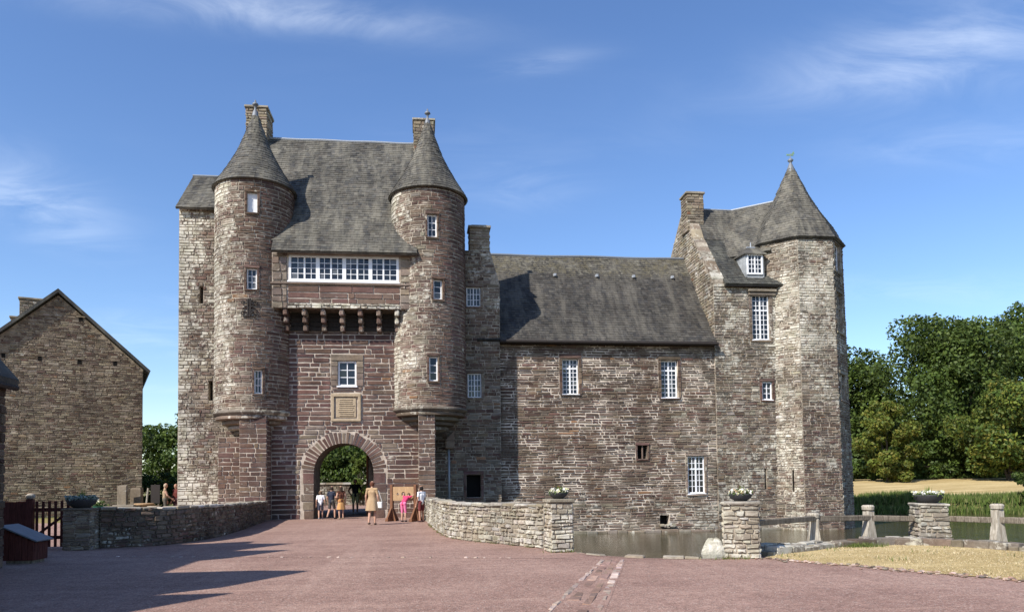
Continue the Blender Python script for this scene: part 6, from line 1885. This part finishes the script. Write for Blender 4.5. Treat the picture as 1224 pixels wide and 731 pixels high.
person('person in knee length beige dress with white bag, walking away from the gateway front', (-2.03, 29.4, 0), pi - 0.25, 1.68, dict(skin=SK, top=(0.37, 0.255, 0.145), bot=(0.37, 0.255, 0.145), shoe=(0.12, 0.08, 0.06)), (0.10, 0.035, 0.018),
       dict(kL=(-0.09, -0.09, 0.51), aL=(-0.09, -0.06, 0.085), kR=(0.09, 0.02, 0.5), aR=(0.09, 0.16, 0.11)), sleeve='short', legs='bare', dress=dict(top=1.30, hem=0.58, w0=0.165, w1=0.265, col=(0.38, 0.265, 0.155)), hair='tied', female=True, group=PEO)
bgm = MB(); bgm.box(-0.035, 0.035, -0.14, 0.14, 0.66, 0.91, (0.68, 0.68, 0.66, 0), ch=0.02)
bgm.tube([(0, -0.14, 0.90), (-0.02, -0.02, 1.30), (0.02, 0.05, 1.40), (0, 0.10, 1.30), (0, 0.14, 0.90)], 0.010, 6, (0.6, 0.6, 0.58, 0))
bgo = bgm.build('shoulder_bag', MATS['paint'], None, False, (0, 0, 0)); bgo.location = (-1.78, 29.35, -0.02); bgo.rotation_euler = (0, 0, 1.2)
tag(bgo, 'white shoulder bag hanging at the side of the beige dress', 'bag')
person('person in pink top and pink shorts bending into the pillory board', (-0.86, 31.42, 0), pi - 0.52, 1.36, dict(skin=SK, top=(0.55, 0.05, 0.13), bot=(0.70, 0.18, 0.33), shoe=(0.05, 0.05, 0.06)), (0.08, 0.05, 0.03),
       dict(pel=(0, 0.10, 0.96), wst=(0, 0.0, 1.10), chs=(0, -0.20, 1.24), nk=(0, -0.35, 1.33), hd=(0, -0.50, 1.42), sL=(-0.17, -0.29, 1.30), sR=(0.17, -0.29, 1.30), eL=(-0.30, -0.36, 1.36), wL=(-0.33, -0.48, 1.44), eR=(0.30, -0.36, 1.36), wR=(0.33, -0.48, 1.44),
            hL=(-0.09, 0.10, 0.93), hR=(0.09, 0.10, 0.93), kL=(-0.10, 0.04, 0.50), kR=(0.10, 0.06, 0.50), aL=(-0.10, 0.08, 0.085), aR=(0.10, 0.10, 0.085)), legs='knee', head=1.12, female=True, group=PEO)
person('person in white T-shirt and dark red shorts standing at the end of the pillory', (-0.16, 31.0, 0), pi + 0.7, 1.46, dict(skin=SK2, top=(0.72, 0.70, 0.70), bot=(0.14, 0.03, 0.03), shoe=(0.06, 0.03, 0.03)), (0.02, 0.015, 0.012),
       dict(wL=(-0.20, -0.22, 1.02), eL=(-0.24, -0.02, 1.12)), legs='shorts', head=1.08, group=PEO)
person('person in sleeveless tan clothing standing at the table behind the parapet', (-12.45, 38.0, 0), 1.9, 1.72, dict(skin=SK, top=(0.36, 0.27, 0.17), bot=(0.10, 0.09, 0.07), shoe=(0.1, 0.08, 0.06)), (0.35, 0.28, 0.2),
       dict(eL=(-0.24, -0.10, 1.15), wL=(-0.18, -0.28, 1.0)), sleeve='none', legs='long')
person('person in dark red clothing standing close to the gatehouse block', (-12.0, 38.2, 0), -0.6, 1.68, dict(skin=SK2, top=(0.11, 0.025, 0.02), bot=(0.05, 0.02, 0.025), shoe=(0.03, 0.03, 0.03)), (0.03, 0.02, 0.015), sleeve='long', legs='long')
